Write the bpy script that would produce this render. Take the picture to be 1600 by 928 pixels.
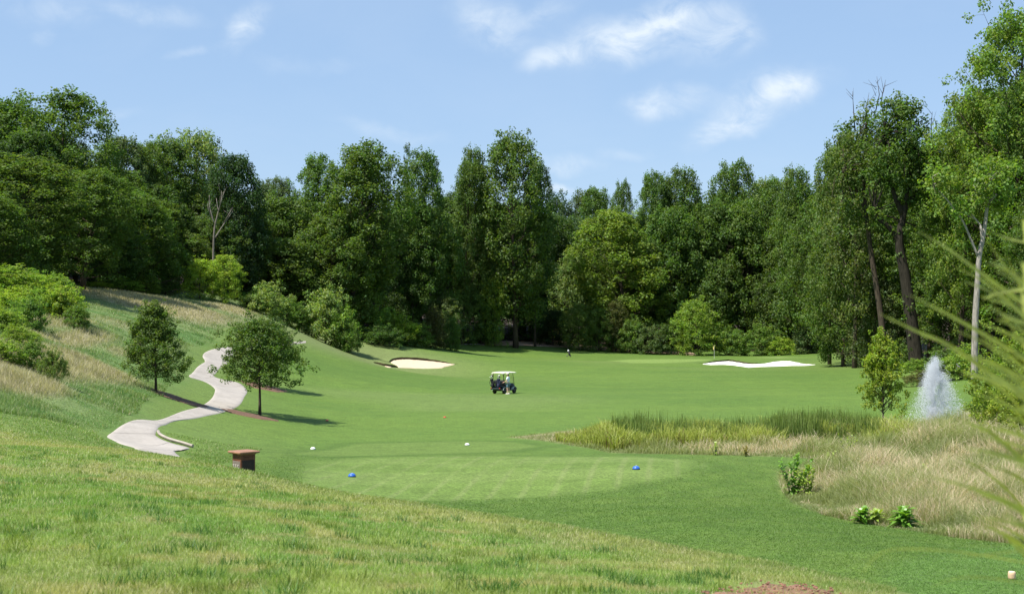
import bpy, math, random
import numpy as np
from mathutils import Vector, Matrix

for o in list(bpy.data.objects):
    bpy.data.objects.remove(o)
scene = bpy.context.scene
C = scene.collection
R = math.radians

# ------------------------------------------------------------------ camera
cam_d = bpy.data.cameras.new('camera')
cam = bpy.data.objects.new('camera', cam_d)
C.objects.link(cam)
cam.location = (0, 0, 6)
cam.rotation_euler = (R(90), 0, 0)
cam_d.sensor_width = 36
cam_d.lens = 45
cam_d.shift_y = 41 / 1600
cam_d.clip_start = 0.1
cam_d.clip_end = 6000
cam_d.dof.use_dof = True
cam_d.dof.focus_distance = 105
cam_d.dof.aperture_fstop = 4.8
scene.camera = cam

# ------------------------------------------------------------------ sun, sky, exposure
SUN_EL = 60.0
SUN_H = Vector((-0.84, -0.54, 0)).normalized()        # towards the sun, on the ground plane
SUN_DIR = Vector((SUN_H.x * math.cos(R(SUN_EL)), SUN_H.y * math.cos(R(SUN_EL)), math.sin(R(SUN_EL))))
sun_d = bpy.data.lights.new('sun', 'SUN')
sun_d.energy = 5.0
sun_d.angle = R(0.53)
sun_d.color = (1.0, 0.955, 0.88)
sun = bpy.data.objects.new('sun', sun_d)
C.objects.link(sun)
sun.rotation_euler = (-SUN_DIR).to_track_quat('-Z', 'Y').to_euler()
scene.view_settings.view_transform = 'Standard'
scene.view_settings.look = 'None'
scene.view_settings.exposure = 0.66
scene.view_settings.gamma = 1
scene.view_settings.use_curve_mapping = False

world = bpy.data.worlds.new('World')
scene.world = world
world.use_nodes = True
wt = world.node_tree
wt.nodes.clear()
wn, wl = wt.nodes, wt.links


def wmath(op, a, b=None, clamp=False):
    n = wn.new('ShaderNodeMath')
    n.operation = op
    n.use_clamp = clamp
    for i, v in enumerate((a, b)):
        if v is None:
            continue
        if hasattr(v, 'links'):
            wl.new(v, n.inputs[i])
        else:
            n.inputs[i].default_value = v
    return n.outputs[0]


sky = wn.new('ShaderNodeTexSky')
sky.sky_type = 'NISHITA'
sky.sun_disc = False
sky.sun_elevation = R(SUN_EL)
sky.sun_rotation = math.atan2(SUN_H.x, SUN_H.y)
sky.air_density = 1.0
sky.dust_density = 0.6
sky.ozone_density = 1.0
tint = wn.new('ShaderNodeMix')
tint.data_type = 'RGBA'
tint.blend_type = 'MULTIPLY'
tint.inputs[0].default_value = 1.0
wl.new(sky.outputs[0], tint.inputs[6])
tint.inputs[7].default_value = (1.0, 0.99, 0.97, 1)
# clouds: real directions of the sky (gnomonic about north), noise broken wisps
tc = wn.new('ShaderNodeTexCoord')
sep = wn.new('ShaderNodeSeparateXYZ')
wl.new(tc.outputs['Generated'], sep.inputs[0])
yy = wmath('MAXIMUM', sep.outputs[1], 0.05)
gx = wmath('DIVIDE', sep.outputs[0], yy)
gz = wmath('DIVIDE', sep.outputs[2], yy)
comb = wn.new('ShaderNodeCombineXYZ')
wl.new(gx, comb.inputs[0])
wl.new(gz, comb.inputs[1])


def wnoise(scale, detail, rough, dist=0.0, stretch=(1, 1, 1)):
    mp = wn.new('ShaderNodeMapping')
    mp.inputs['Scale'].default_value = stretch
    wl.new(comb.outputs[0], mp.inputs[0])
    n = wn.new('ShaderNodeTexNoise')
    n.inputs['Scale'].default_value = scale
    n.inputs['Detail'].default_value = detail
    n.inputs['Roughness'].default_value = rough
    n.inputs['Distortion'].default_value = dist
    wl.new(mp.outputs[0], n.inputs['Vector'])
    return n


warp = wnoise(14, 4, 0.6)
wv = wn.new('ShaderNodeVectorMath')
wv.operation = 'MULTIPLY_ADD'
wl.new(warp.outputs['Color'], wv.inputs[0])
wv.inputs[1].default_value = (0.05, 0.035, 0)
wl.new(comb.outputs[0], wv.inputs[2])
off = wn.new('ShaderNodeVectorMath')
off.operation = 'ADD'
wl.new(wv.outputs[0], off.inputs[0])
off.inputs[1].default_value = (-0.025, -0.0175, 0)
CLOUDS = [  # u, v, half length, half height (px of the photograph), tilt deg, strength
    (382, 45, 48, 26, 58, .62), (240, 18, 75, 17, -16, .34), (85, 10, 85, 24, 0, .30), (62, 52, 22, 12, 0, .2), (300, 85, 40, 9, 5, .22),
    (765, 32, 62, 34, -20, .55), (850, 28, 52, 16, 25, .30), (985, 58, 135, 34, 9, .78), (1065, 20, 78, 26, 12, .62), (855, 88, 48, 18, 14, .42),
    (1130, 60, 58, 34, 20, .55), (1045, 155, 58, 22, 5, .52), (1020, 160, 22, 30, 0, .3), (1190, 160, 96, 38, 22, .80), (1235, 140, 48, 26, 10, .5), (1130, 205, 60, 18, 12, .4),
    (880, 254, 46, 16, 0, .48), (868, 293, 22, 9, 0, .9), (970, 240, 40, 10, 0, .25), (610, 205, 75, 13, -10, .26), (480, 97, 70, 14, 0, .16), (195, 178, 30, 8, 0, .2),
    (1700, 90, 90, 40, 0, .5), (-160, 120, 120, 40, 10, .5), (-300, -60, 150, 50, 10, .6), (600, -140, 180, 60, 8, .6), (1200, -180, 220, 70, 8, .7)]
total = None
for (u, v, a, b, tilt, st) in CLOUDS:
    mp = wn.new('ShaderNodeMapping')
    mp.vector_type = 'TEXTURE'
    mp.inputs['Location'].default_value = ((u - 800) / 2000, (505 - v) / 2000, 0)
    mp.inputs['Rotation'].default_value = (0, 0, R(tilt))
    mp.inputs['Scale'].default_value = (a / 2000 * 1.5, b / 2000 * 1.5, 1)
    wl.new(off.outputs[0], mp.inputs[0])
    ln = wn.new('ShaderNodeVectorMath')
    ln.operation = 'LENGTH'
    wl.new(mp.outputs[0], ln.inputs[0])
    m = wn.new('ShaderNodeMapRange')
    m.interpolation_type = 'SMOOTHSTEP'
    wl.new(ln.outputs['Value'], m.inputs[0])
    m.inputs[1].default_value = 1.0
    m.inputs[2].default_value = 0.0
    m.inputs[3].default_value = 0.0
    m.inputs[4].default_value = st
    total = m.outputs[0] if total is None else wmath('ADD', total, m.outputs[0])
fine = wnoise(30, 8, 0.62, 0.6, (0.8, 1.3, 1))
fr = wn.new('ShaderNodeMapRange')
wl.new(fine.outputs['Fac'], fr.inputs[0])
fr.inputs[1].default_value = 0.34
fr.inputs[2].default_value = 0.62
fr.inputs[3].default_value = 0.15
fr.inputs[4].default_value = 1.1
cmask = wmath('MULTIPLY', total, fr.outputs[0], True)
veil = wnoise(5, 6, 0.6, 0.4, (0.6, 1.6, 1))
vr = wn.new('ShaderNodeMapRange')
wl.new(veil.outputs['Fac'], vr.inputs[0])
vr.inputs[1].default_value = 0.45
vr.inputs[2].default_value = 0.8
vr.inputs[3].default_value = 0.0
vr.inputs[4].default_value = 0.12
up = wmath('GREATER_THAN', sep.outputs[1], 0.06)
cm = wmath('MULTIPLY', wmath('MINIMUM', wmath('ADD', cmask, vr.outputs[0]), 0.92), up)
cmix = wn.new('ShaderNodeMix')
cmix.data_type = 'RGBA'
wl.new(cm, cmix.inputs[0])
pale = wn.new('ShaderNodeMix')
pale.data_type = 'RGBA'
pale.inputs[0].default_value = 0.6
wl.new(tint.outputs[2], pale.inputs[6])
pale.inputs[7].default_value = (2.35, 3.55, 5.5, 1)
wl.new(pale.outputs[2], cmix.inputs[6])
cmix.inputs[7].default_value = (5.2, 5.8, 6.4, 1)
bg = wn.new('ShaderNodeBackground')
bg.inputs['Strength'].default_value = 0.105
wl.new(cmix.outputs[2], bg.inputs['Color'])
wo = wn.new('ShaderNodeOutputWorld')
wl.new(bg.outputs[0], wo.inputs['Surface'])

# ------------------------------------------------------------------ numpy helpers
rng = np.random.default_rng(7)
_lat = np.random.default_rng(3).random((256, 256))


def vnoise(x, y):
    xi = np.floor(x).astype(np.int64)
    yi = np.floor(y).astype(np.int64)
    fx, fy = x - xi, y - yi
    fx = fx * fx * (3 - 2 * fx)
    fy = fy * fy * (3 - 2 * fy)
    a = _lat[xi & 255, yi & 255]
    b = _lat[(xi + 1) & 255, yi & 255]
    c = _lat[xi & 255, (yi + 1) & 255]
    d = _lat[(xi + 1) & 255, (yi + 1) & 255]
    return (a * (1 - fx) + b * fx) * (1 - fy) + (c * (1 - fx) + d * fx) * fy


def fbm(x, y, s, octv=4, seed=0):
    """0..1 noise, feature size s metres"""
    t, amp, tot = 0, 1.0, 0
    x = np.asarray(x) / s + seed * 17.3
    y = np.asarray(y) / s + seed * 9.1
    for _ in range(octv):
        t = t + amp * vnoise(x, y)
        tot += amp
        x, y = x * 2.03 + 11.7, y * 2.03 + 5.3
        amp *= 0.55
    return t / tot


def sstep(a, b, x):
    t = np.clip((x - a) / (b - a), 0, 1)
    return t * t * (3 - 2 * t)


def seg_dist(px, py, pts, closed):
    """unsigned distance and side sign (cross of nearest segment) to a polyline"""
    best = np.full(px.shape, 1e18)
    side = np.zeros(px.shape)
    n = len(pts)
    for i in range(n if closed else n - 1):
        ax, ay = pts[i]
        bx, by = pts[(i + 1) % n]
        dx, dy = bx - ax, by - ay
        L = dx * dx + dy * dy + 1e-12
        t = np.clip(((px - ax) * dx + (py - ay) * dy) / L, 0, 1)
        qx, qy = px - ax - t * dx, py - ay - t * dy
        d = qx * qx + qy * qy
        m = d < best
        best = np.where(m, d, best)
        side = np.where(m, np.sign(dx * qy - dy * qx), side)
    return np.sqrt(best), side


def poly_sd(px, py, pts):
    """signed distance to a polygon, negative inside"""
    d, _ = seg_dist(px, py, pts, True)
    ins = np.zeros(px.shape, bool)
    n = len(pts)
    for i in range(n):
        ax, ay = pts[i]
        bx, by = pts[(i + 1) % n]
        if ay == by:
            continue
        c = ((ay > py) != (by > py)) & (px < (bx - ax) * (py - ay) / (by - ay) + ax)
        ins ^= c
    return np.where(ins, -d, d)


# ------------------------------------------------------------------ terrain
F = 2000.0


def P3(u, v, Y):
    return ((u - 800) / F * Y, Y, 6 - (v - 505) / F * Y)


class TPS:
    def __init__(self, pts, lam=1.2e-3):
        p = np.array(pts, float)
        self.c = self.w(p[:, 0], p[:, 1])
        n = len(p)
        A = np.zeros((n + 3, n + 3))
        A[:n, :n] = self.k(self.c, self.c) + lam * np.eye(n)
        A[:n, n] = 1
        A[:n, n + 1:] = self.c
        A[n:, :n] = A[:n, n:].T
        b = np.zeros(n + 3)
        b[:n] = p[:, 2]
        self.s = np.linalg.solve(A, b)
        self.n = n

    @staticmethod
    def w(x, y):
        y = np.maximum(y, -13)
        return np.stack([x / (y + 15), np.log(y + 15)], -1)

    @staticmethod
    def k(a, b):
        d2 = ((a[:, None, :] - b[None, :, :]) ** 2).sum(-1)
        return 0.5 * d2 * np.log(d2 + 1e-12)

    def __call__(self, x, y):
        x, y = np.broadcast_arrays(np.asarray(x, float), np.asarray(y, float))
        q = self.w(x.ravel(), y.ravel())
        out = np.empty(len(q))
        for i in range(0, len(q), 40000):
            s = q[i:i + 40000]
            out[i:i + 40000] = self.k(s, self.c) @ self.s[:self.n] + self.s[self.n] + s @ self.s[self.n + 1:]
        return out.reshape(x.shape)


BASE = [(550, 742, 44), (995, 730, 44.5), (700, 780, 39.5), (900, 775, 39.5), (620, 714, 51), (900, 714, 51), (480, 700, 57), (730, 694, 60), (780, 688, 63),
        (500, 660, 78), (700, 655, 80), (900, 640, 89), (600, 620, 104), (788, 615, 109), (1100, 620, 104), (1300, 610, 112), (1380, 655, 80), (1300, 580, 160),
        (1100, 585, 150), (900, 575, 171), (700, 590, 140), (600, 576, 165), (655, 573, 172), (655, 561, 180), (540, 533, 188), (600, 541, 188), (700, 556, 186), (760, 563, 185),
        (740, 548, 226), (680, 540, 222), (820, 537, 250), (950, 545, 252), (1060, 551, 252), (1130, 556, 238), (1000, 563, 215), (1115, 559, 222), (1240, 553, 240), (1180, 557, 238),
        (1180, 571, 192), (1130, 565, 205), (1340, 560, 200), (1400, 600, 125), (1440, 575, 150),
        (180, 685, 48), (290, 712, 43), (260, 665, 57), (300, 685, 51), (380, 620, 85), (340, 640, 72), (310, 590, 95), (350, 575, 103), (318, 565, 105), (325, 550, 113), (345, 545, 118), (400, 538, 131), (470, 534, 150),
        (500, 560, 140), (450, 600, 110), (244, 615, 70.5), (406, 648, 76), (419, 604, 102),
        (0, 640, 42), (60, 600, 52), (150, 560, 80), (200, 500, 110), (300, 480, 140), (400, 490, 160), (250, 462, 165), (130, 450, 140), (120, 490, 95), (50, 520, 72), (0, 540, 62), (0, 505, 82), (60, 482, 98), (0, 455, 112), (450, 515, 175), (380, 467, 172), (460, 500, 190),
        (1260, 760, 43), (1400, 815, 33), (1580, 840, 29), (1500, 720, 47), (1300, 700, 55), (1580, 700, 50), (1700, 690, 60), (1600, 640, 75), (1500, 600, 110), (1600, 560, 130),
        (1000, 830, 30), (1300, 850, 26.5), (1580, 898, 23), (1400, 900, 22), (1500, 870, 24.5), (1100, 800, 33), (1200, 720, 48.5), (950, 680, 66), (1100, 690, 62), (1000, 660, 76), (1300, 690, 60)]
base_pts = [P3(*b) for b in BASE] + [(-110, 250, 21), (-60, 260, 15), (0, 400, 7), (80, 350, 6), (100, 250, 5), (-250, 900, 26), (0, 900, 22), (250, 900, 22), (-60, 60, 6), (60, 60, 2), (60, 110, 3), (-15, 20, 3.0), (-25, 30, 3.6), (30, 15, 2.5), (0, 0, 2.5), (0, 20, 1.2), (0, 28, .9)]
HILL = [(0, 928, 8), (0, 800, 14), (0, 700, 25), (300, 800, 13.5), (300, 722, 25), (360, 737, 24), (600, 928, 8), (800, 815, 17), (600, 850, 13), (600, 783, 20), (450, 759, 22.5), (1000, 928, 8.3), (1100, 870, 13.5), (1200, 893, 12), (1330, 930, 10)]
hill_pts = [P3(*b) for b in HILL] + [(0, 0, 4.35), (-10, 0, 4.3), (3, 2, 4.4), (-20, 20, 3.9), (-20, 38, 2.7), P3(165, 703, 29), P3(230, 712, 27), (0, -8, 4.5)]
tps_base = TPS(base_pts)
tps_hill = TPS(hill_pts)
EDGE = [(5.5, -20), (5.0, 0), (4.2, 4), (3.5, 7.6)] + [P3(*q)[:2] for q in ((1330, 928, 10.5), (1100, 866, 13.5), (800, 811, 17), (600, 779, 20), (450, 755, 22.5), (300, 716, 25), (165, 690, 30))] + [(-15, 37), (-24, 46), (-45, 60)]
POND_C, POND_R = (25.5, 76.0), 8.5


def edge_s(x, y):
    d, side = seg_dist(x, y, EDGE, False)
    return -d * side        # positive beyond the crest


def ground_z(x, y):
    x, y = np.broadcast_arrays(np.asarray(x, float), np.asarray(y, float))
    b = tps_base(x, y)
    s = edge_s(x, y)
    sp = np.maximum(s, 0)
    fall = np.where(sp < 2.5, 0.085 * sp ** 2, 0.531 + 0.425 * (sp - 2.5))
    h = np.minimum(tps_hill(x, y), 4.7) - fall
    k = 0.35
    m = np.maximum(b, h)
    z = m + k * np.log(np.exp((b - m) / k) + np.exp((h - m) / k)) - 0.0
    z = np.where(np.abs(b - h) > 3, m, z)
    near = sstep(40, 6, y)
    z = z + near * 0.06 * (fbm(x, y, 1.1, 3) - .5) * sstep(2.5, 0, s)
    z = z + 0.16 * (fbm(x, y, 14, 3, 2) - .5) * sstep(95, 150, y)
    d = np.hypot((x - POND_C[0]), (y - POND_C[1]) * 0.8)
    z = z - 1.7 * sstep(POND_R, POND_R * 0.55, d)
    return z


def gz1(x, y):
    return float(ground_z(np.array([x]), np.array([y]))[0])


_YS = np.exp(np.linspace(math.log(5.0), math.log(430.0), 1400))


def hit(u, v):
    """where the line of sight of a photograph point meets the ground"""
    X = (u - 800) / F * _YS
    Z = 6 - (v - 505) / F * _YS
    d = Z - ground_z(X, _YS)
    i = np.argmax(d < 0)
    if d[i] >= 0:
        i = int(np.argmin(d))
        return float(X[i]), float(_YS[i])
    t = d[i - 1] / (d[i - 1] - d[i]) if i else 0
    Y = _YS[i - 1] + t * (_YS[i] - _YS[i - 1])
    return (u - 800) / F * Y, Y


def hit_base(u, v):
    X = (u - 800) / F * _YS
    Z = 6 - (v - 505) / F * _YS
    d = Z - tps_base(X, _YS)
    d = np.where(_YS < 34, 1, d)
    i = np.argmax(d < 0)
    t = d[i - 1] / (d[i - 1] - d[i])
    Y = _YS[i - 1] + t * (_YS[i] - _YS[i - 1])
    return (u - 800) / F * Y, Y


def hits(pts):
    return [hit(*p) for p in pts]


def g(u, Y):
    """ground point straight below photograph column u at distance Y"""
    x = (u - 800) / F * Y
    return Vector((x, Y, gz1(x, Y)))


# ------------------------------------------------------------------ mesh + object helpers
def np_mesh(name, V, Fc, col=None, smooth=False):
    me = bpy.data.meshes.new(name)
    V = np.ascontiguousarray(V, dtype=np.float32)
    Fc = np.ascontiguousarray(Fc, dtype=np.int32)
    n, k = Fc.shape
    me.vertices.add(len(V))
    me.vertices.foreach_set('co', V.ravel())
    me.loops.add(n * k)
    me.loops.foreach_set('vertex_index', Fc.ravel())
    me.polygons.add(n)
    me.polygons.foreach_set('loop_start', np.arange(0, n * k, k, dtype=np.int32))
    me.polygons.foreach_set('loop_total', np.full(n, k, dtype=np.int32))
    if smooth:
        me.polygons.foreach_set('use_smooth', np.ones(n, bool))
    me.update()
    if col is not None:
        a = me.attributes.new('Col', 'FLOAT_COLOR', 'POINT')
        c = np.ones((len(V), 4), np.float32)
        c[:, :3] = col
        a.data.foreach_set('color', c.ravel())
    return me


def link(name, me, mat=None, parent=None, loc=None):
    o = bpy.data.objects.new(name, me)
    C.objects.link(o)
    if mat is not None and me is not None and len(me.materials) == 0:
        me.materials.append(mat)
    if parent is not None:
        o.parent = parent
    if loc is not None:
        o.location = loc
    return o


def tag(o, label=None, cat=None, group=None, kind=None):
    if label:
        o['label'] = label
    if cat:
        o['category'] = cat
    if group:
        o['group'] = group
    if kind:
        o['kind'] = kind
    return o


def thing(name, label, cat, loc=(0, 0, 0), rz=0, group=None):
    o = bpy.data.objects.new(name, None)
    C.objects.link(o)
    o.empty_display_size = 0.3
    o.location = loc
    o.rotation_euler = (0, 0, rz)
    return tag(o, label, cat, group)


class MB:
    def __init__(self):
        self.v, self.f, self.m = [], [], []

    def add(self, vs, fs, mi=0):
        n = len(self.v)
        self.v += [tuple(q) for q in vs]
        self.f += [tuple(i + n for i in q) for q in fs]
        self.m += [mi] * len(fs)

    def box(self, c, s, rot=None, mi=0, taper=1.0, bev=0.0):
        x, y, z = s[0] / 2, s[1] / 2, s[2] / 2
        if bev <= 0:
            vs = [Vector((a * x * (taper if cc > 0 else 1), b * y * (taper if cc > 0 else 1), cc * z)) for cc in (-1, 1) for a, b in ((-1, -1), (1, -1), (1, 1), (-1, 1))]
            fs = [(3, 2, 1, 0), (4, 5, 6, 7), (0, 1, 5, 4), (1, 2, 6, 5), (2, 3, 7, 6), (3, 0, 4, 7)]
        else:
            bx = min(bev, x * .9, y * .9)
            bz = min(bev, z * .9)
            ring = []
            for a, b in ((-1, -1), (1, -1), (1, 1), (-1, 1)):
                e1 = (a * x, b * (y - bx))
                e2 = (a * (x - bx), b * y)
                ring += [e1, e2] if a * b > 0 else [e2, e1]
            ring2 = [(p[0] * (x - bx) / x, p[1] * (y - bx) / y) for p in ring]
            vs = []
            for lv, rg, t in ((-z, ring2, 1), (-z + bz, ring, 1), (z - bz, ring, taper), (z, ring2, taper)):
                vs += [Vector((p[0] * t, p[1] * t, lv)) for p in rg]
            fs = [tuple(range(7, -1, -1)), tuple(range(24, 32))]
            for k in range(3):
                fs += [(k * 8 + i, k * 8 + (i + 1) % 8, k * 8 + 8 + (i + 1) % 8, k * 8 + 8 + i) for i in range(8)]
        if rot is not None:
            vs = [rot @ q for q in vs]
        c = Vector(c)
        self.add([q + c for q in vs], fs, mi)

    def tube(self, pts, rad, n=8, mi=0, caps=True):
        pts = [Vector(p) for p in pts]
        if not hasattr(rad, '__len__'):
            rad = [rad] * len(pts)
        vs, fs = [], []
        prev = None
        for i, p in enumerate(pts):
            d = (pts[min(i + 1, len(pts) - 1)] - pts[max(i - 1, 0)])
            d = d.normalized() if d.length > 1e-9 else Vector((0, 0, 1))
            if prev is None:
                a = d.orthogonal().normalized()
            else:
                a = prev - d * prev.dot(d)
                a = a.normalized() if a.length > 1e-6 else d.orthogonal().normalized()
            prev = a
            b = d.cross(a)
            for k in range(n):
                t = 2 * math.pi * k / n
                vs.append(p + (a * math.cos(t) + b * math.sin(t)) * rad[i])
        for i in range(len(pts) - 1):
            for k in range(n):
                fs.append((i * n + k, i * n + (k + 1) % n, (i + 1) * n + (k + 1) % n, (i + 1) * n + k))
        if caps:
            fs.append(tuple(range(n - 1, -1, -1)))
            fs.append(tuple(range((len(pts) - 1) * n, len(pts) * n)))
        self.add(vs, fs, mi)

    def lathe(self, prof, n=16, axis='z', c=(0, 0, 0), mi=0, rot=None):
        vs, fs = [], []
        for r, h in prof:
            for k in range(n):
                t = 2 * math.pi * k / n
                q = Vector((r * math.cos(t), r * math.sin(t), h))
                if axis == 'x':
                    q = Vector((q.z, q.x, q.y))
                elif axis == 'y':
                    q = Vector((q.x, q.z, q.y))
                if rot is not None:
                    q = rot @ q
                vs.append(q + Vector(c))
        m = len(prof)
        for i in range(m - 1):
            for k in range(n):
                fs.append((i * n + k, i * n + (k + 1) % n, (i + 1) * n + (k + 1) % n, (i + 1) * n + k))
        fs.append(tuple(range(n - 1, -1, -1)))
        fs.append(tuple(range((m - 1) * n, m * n)))
        self.add(vs, fs, mi)

    def mesh(self, name, mats, smooth=False):
        me = bpy.data.meshes.new(name)
        me.from_pydata([tuple(q) for q in self.v], [], self.f)
        for m in (mats if isinstance(mats, (list, tuple)) else [mats]):
            me.materials.append(m)
        me.polygons.foreach_set('material_index', self.m)
        if smooth:
            me.polygons.foreach_set('use_smooth', [True] * len(self.f))
        me.update()
        return me

    def build(self, name, mats, parent=None, smooth=False, loc=None):
        return link(name, self.mesh(name, mats, smooth), None, parent, loc)


# ------------------------------------------------------------------ materials
def new_mat(name):
    m = bpy.data.materials.new(name)
    m.use_nodes = True
    nt = m.node_tree
    nt.nodes.clear()
    return m, nt, nt.nodes.new('ShaderNodeOutputMaterial')


def node(nt, kind, **kw):
    n = nt.nodes.new(kind)
    for k, v in kw.items():
        if k.startswith('i_'):
            n.inputs[k[2:].replace('_', ' ')].default_value = v
        else:
            setattr(n, k, v)
    return n


def mixrgb(nt, blend, fac, a, b):
    n = nt.nodes.new('ShaderNodeMix')
    n.data_type = 'RGBA'
    n.blend_type = blend
    for i, v in ((0, fac), (6, a), (7, b)):
        if hasattr(v, 'links'):
            nt.links.new(v, n.inputs[i])
        else:
            n.inputs[i].default_value = v if i == 0 or len(v) == 4 else (*v, 1)
    return n.outputs[2]


def ramp(nt, src, a, b, lo, hi):
    n = nt.nodes.new('ShaderNodeMapRange')
    nt.links.new(src, n.inputs[0])
    n.inputs[1].default_value, n.inputs[2].default_value, n.inputs[3].default_value, n.inputs[4].default_value = a, b, lo, hi
    return n.outputs[0]


def plain(name, col, rough=0.6, var=0.12, scale=8, metal=0.0, spec=0.4, bump=0.0):
    m, nt, out = new_mat(name)
    b = node(nt, 'ShaderNodeBsdfPrincipled', i_Roughness=rough, i_Metallic=metal)
    b.inputs['Specular IOR Level'].default_value = spec
    tc = node(nt, 'ShaderNodeTexCoord')
    nz = node(nt, 'ShaderNodeTexNoise', i_Scale=scale, i_Detail=5.0, i_Roughness=.6)
    nt.links.new(tc.outputs['Object'], nz.inputs['Vector'])
    f = ramp(nt, nz.outputs['Fac'], .3, .7, 1 - var, 1 + var)
    nt.links.new(mixrgb(nt, 'MULTIPLY', 1.0, col, f), b.inputs['Base Color'])
    if bump:
        bp = node(nt, 'ShaderNodeBump', i_Strength=bump, i_Distance=.02)
        nt.links.new(nz.outputs['Fac'], bp.inputs['Height'])
        nt.links.new(bp.outputs[0], b.inputs['Normal'])
    nt.links.new(b.outputs[0], out.inputs[0])
    return m


def leaf_material(name, trans=0.45, gloss=0.016, use_obj=True, spread=0.30):
    m, nt, out = new_mat(name)
    at = node(nt, 'ShaderNodeAttribute', attribute_name='Col')
    col = at.outputs['Color']
    if use_obj:
        oi = node(nt, 'ShaderNodeObjectInfo')
        col = mixrgb(nt, 'MULTIPLY', 1.0, col, oi.outputs['Color'])
    d = node(nt, 'ShaderNodeBsdfDiffuse')
    t = node(nt, 'ShaderNodeBsdfTranslucent')
    nt.links.new(col, d.inputs[0])
    tcol = mixrgb(nt, 'MULTIPLY', 1.0, col, (1.3, 1.42, .5))
    nt.links.new(tcol, t.inputs[0])
    mx = node(nt, 'ShaderNodeMixShader')
    mx.inputs[0].default_value = trans
    nt.links.new(d.outputs[0], mx.inputs[1])
    nt.links.new(t.outputs[0], mx.inputs[2])
    gl = node(nt, 'ShaderNodeBsdfGlossy', i_Roughness=.6)
    gl.inputs[0].default_value = (.9, .95, 1, 1)
    mg = node(nt, 'ShaderNodeMixShader')
    mg.inputs[0].default_value = gloss
    nt.links.new(mx.outputs[0], mg.inputs[1])
    nt.links.new(gl.outputs[0], mg.inputs[2])
    nt.links.new(mg.outputs[0], out.inputs[0])
    return m


def bark_material(name, col):
    m, nt, out = new_mat(name)
    b = node(nt, 'ShaderNodeBsdfPrincipled', i_Roughness=.9)
    b.inputs['Specular IOR Level'].default_value = .15
    tc = node(nt, 'ShaderNodeTexCoord')
    mp = node(nt, 'ShaderNodeMapping')
    mp.inputs['Scale'].default_value = (5, 5, .8)
    nt.links.new(tc.outputs['Object'], mp.inputs[0])
    nz = node(nt, 'ShaderNodeTexNoise', i_Scale=1.6, i_Detail=6.0, i_Roughness=.65)
    nt.links.new(mp.outputs[0], nz.inputs['Vector'])
    f = ramp(nt, nz.outputs['Fac'], .3, .7, .42, 1.45)
    nt.links.new(mixrgb(nt, 'MULTIPLY', 1.0, col, f), b.inputs['Base Color'])
    bp = node(nt, 'ShaderNodeBump', i_Strength=.6, i_Distance=.05)
    nt.links.new(nz.outputs['Fac'], bp.inputs['Height'])
    nt.links.new(bp.outputs[0], b.inputs['Normal'])
    nt.links.new(b.outputs[0], out.inputs[0])
    return m


M = {}
M['leaf'] = leaf_material('leaf')
M['blade'] = leaf_material('grass_blade', trans=.35, gloss=.03, use_obj=False)
M['bark'] = bark_material('bark', (.075, .058, .042))
M['bark_dark'] = bark_material('dark_bark', (.035, .03, .022))
M['bark_pale'] = bark_material('pale_bark', (.30, .27, .235))
M['bark_dead'] = bark_material('weathered_wood', (.24, .21, .175))

# ------------------------------------------------------------------ ground colours
TEE = hits([(425, 745), (470, 722), (560, 714), (700, 712.5), (850, 712), (1000, 713), (1080, 719), (1105, 728), (1060, 745), (960, 766), (850, 778), (760, 781), (660, 783), (560, 776), (470, 757)])
TEE_B = hits([(455, 708), (560, 692), (700, 689), (800, 690), (845, 697), (790, 706), (650, 709.5), (500, 713)])
TEE_C = hits([(1372, 903), (1415, 872), (1500, 858), (1600, 851), (1680, 855)]) + [(13, 19), (6.4, 19.5)]
GREEN = hits([(950, 563.5), (985, 561.5), (1040, 561), (1090, 561), (1115, 561), (1100, 564), (1040, 567), (985, 567)])
GREEN2 = hits([(1170, 558.3), (1215, 557.5), (1250, 558.2), (1215, 559.5)])
MEADOW = [(-60, 40)] + hits([(-150, 668), (0, 640), (90, 654), (160, 651), (215, 638), (228, 618), (245, 600), (268, 582), (290, 560), (305, 540), (345, 522), (400, 508), (440, 497), (465, 492)]) + [(-30, 200), (-60, 190), (-110, 160), (-110, 60)]
STRAW = [(70, 565, 110, 40, 1.), (20, 590, 90, 26, 1.), (115, 530, 45, 32, .9), (95, 500, 40, 22, .8), (260, 474, 160, 15, 1.), (360, 482, 70, 12, .9), (180, 505, 50, 10, .35), (10, 452, 50, 8, .5), (330, 500, 60, 7, .3), (190, 550, 28, 12, .55), (440, 500, 60, 14, .25)]
STRAW_W = []
for (u, v, a, b, s) in STRAW:
    c = hit(u, v)
    e = hit(u + a, v)
    t1, t2 = hit(u, v + b), hit(u, v - b)
    STRAW_W.append((c, .85 * abs(a) / F * c[1], max(2.0, abs(t2[1] - t1[1]) * .38), s))
TALL = hits([(1228, 742), (1232, 765), (1250, 785), (1300, 805), (1360, 818), (1420, 826), (1500, 839), (1560, 846), (1640, 852)]) + [(30, 40), (40, 60), (36, 80)] + [P3(1500, 600, 84)[:2], P3(1400, 600, 72)[:2], P3(1300, 600, 67)[:2], P3(1150, 600, 67)[:2], P3(1000, 600, 68)[:2], P3(880, 600, 70)[:2]] + hits([(800, 683), (850, 688), (930, 700), (960, 707), (1060, 709), (1200, 712), (1280, 716), (1262, 728)])
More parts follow.
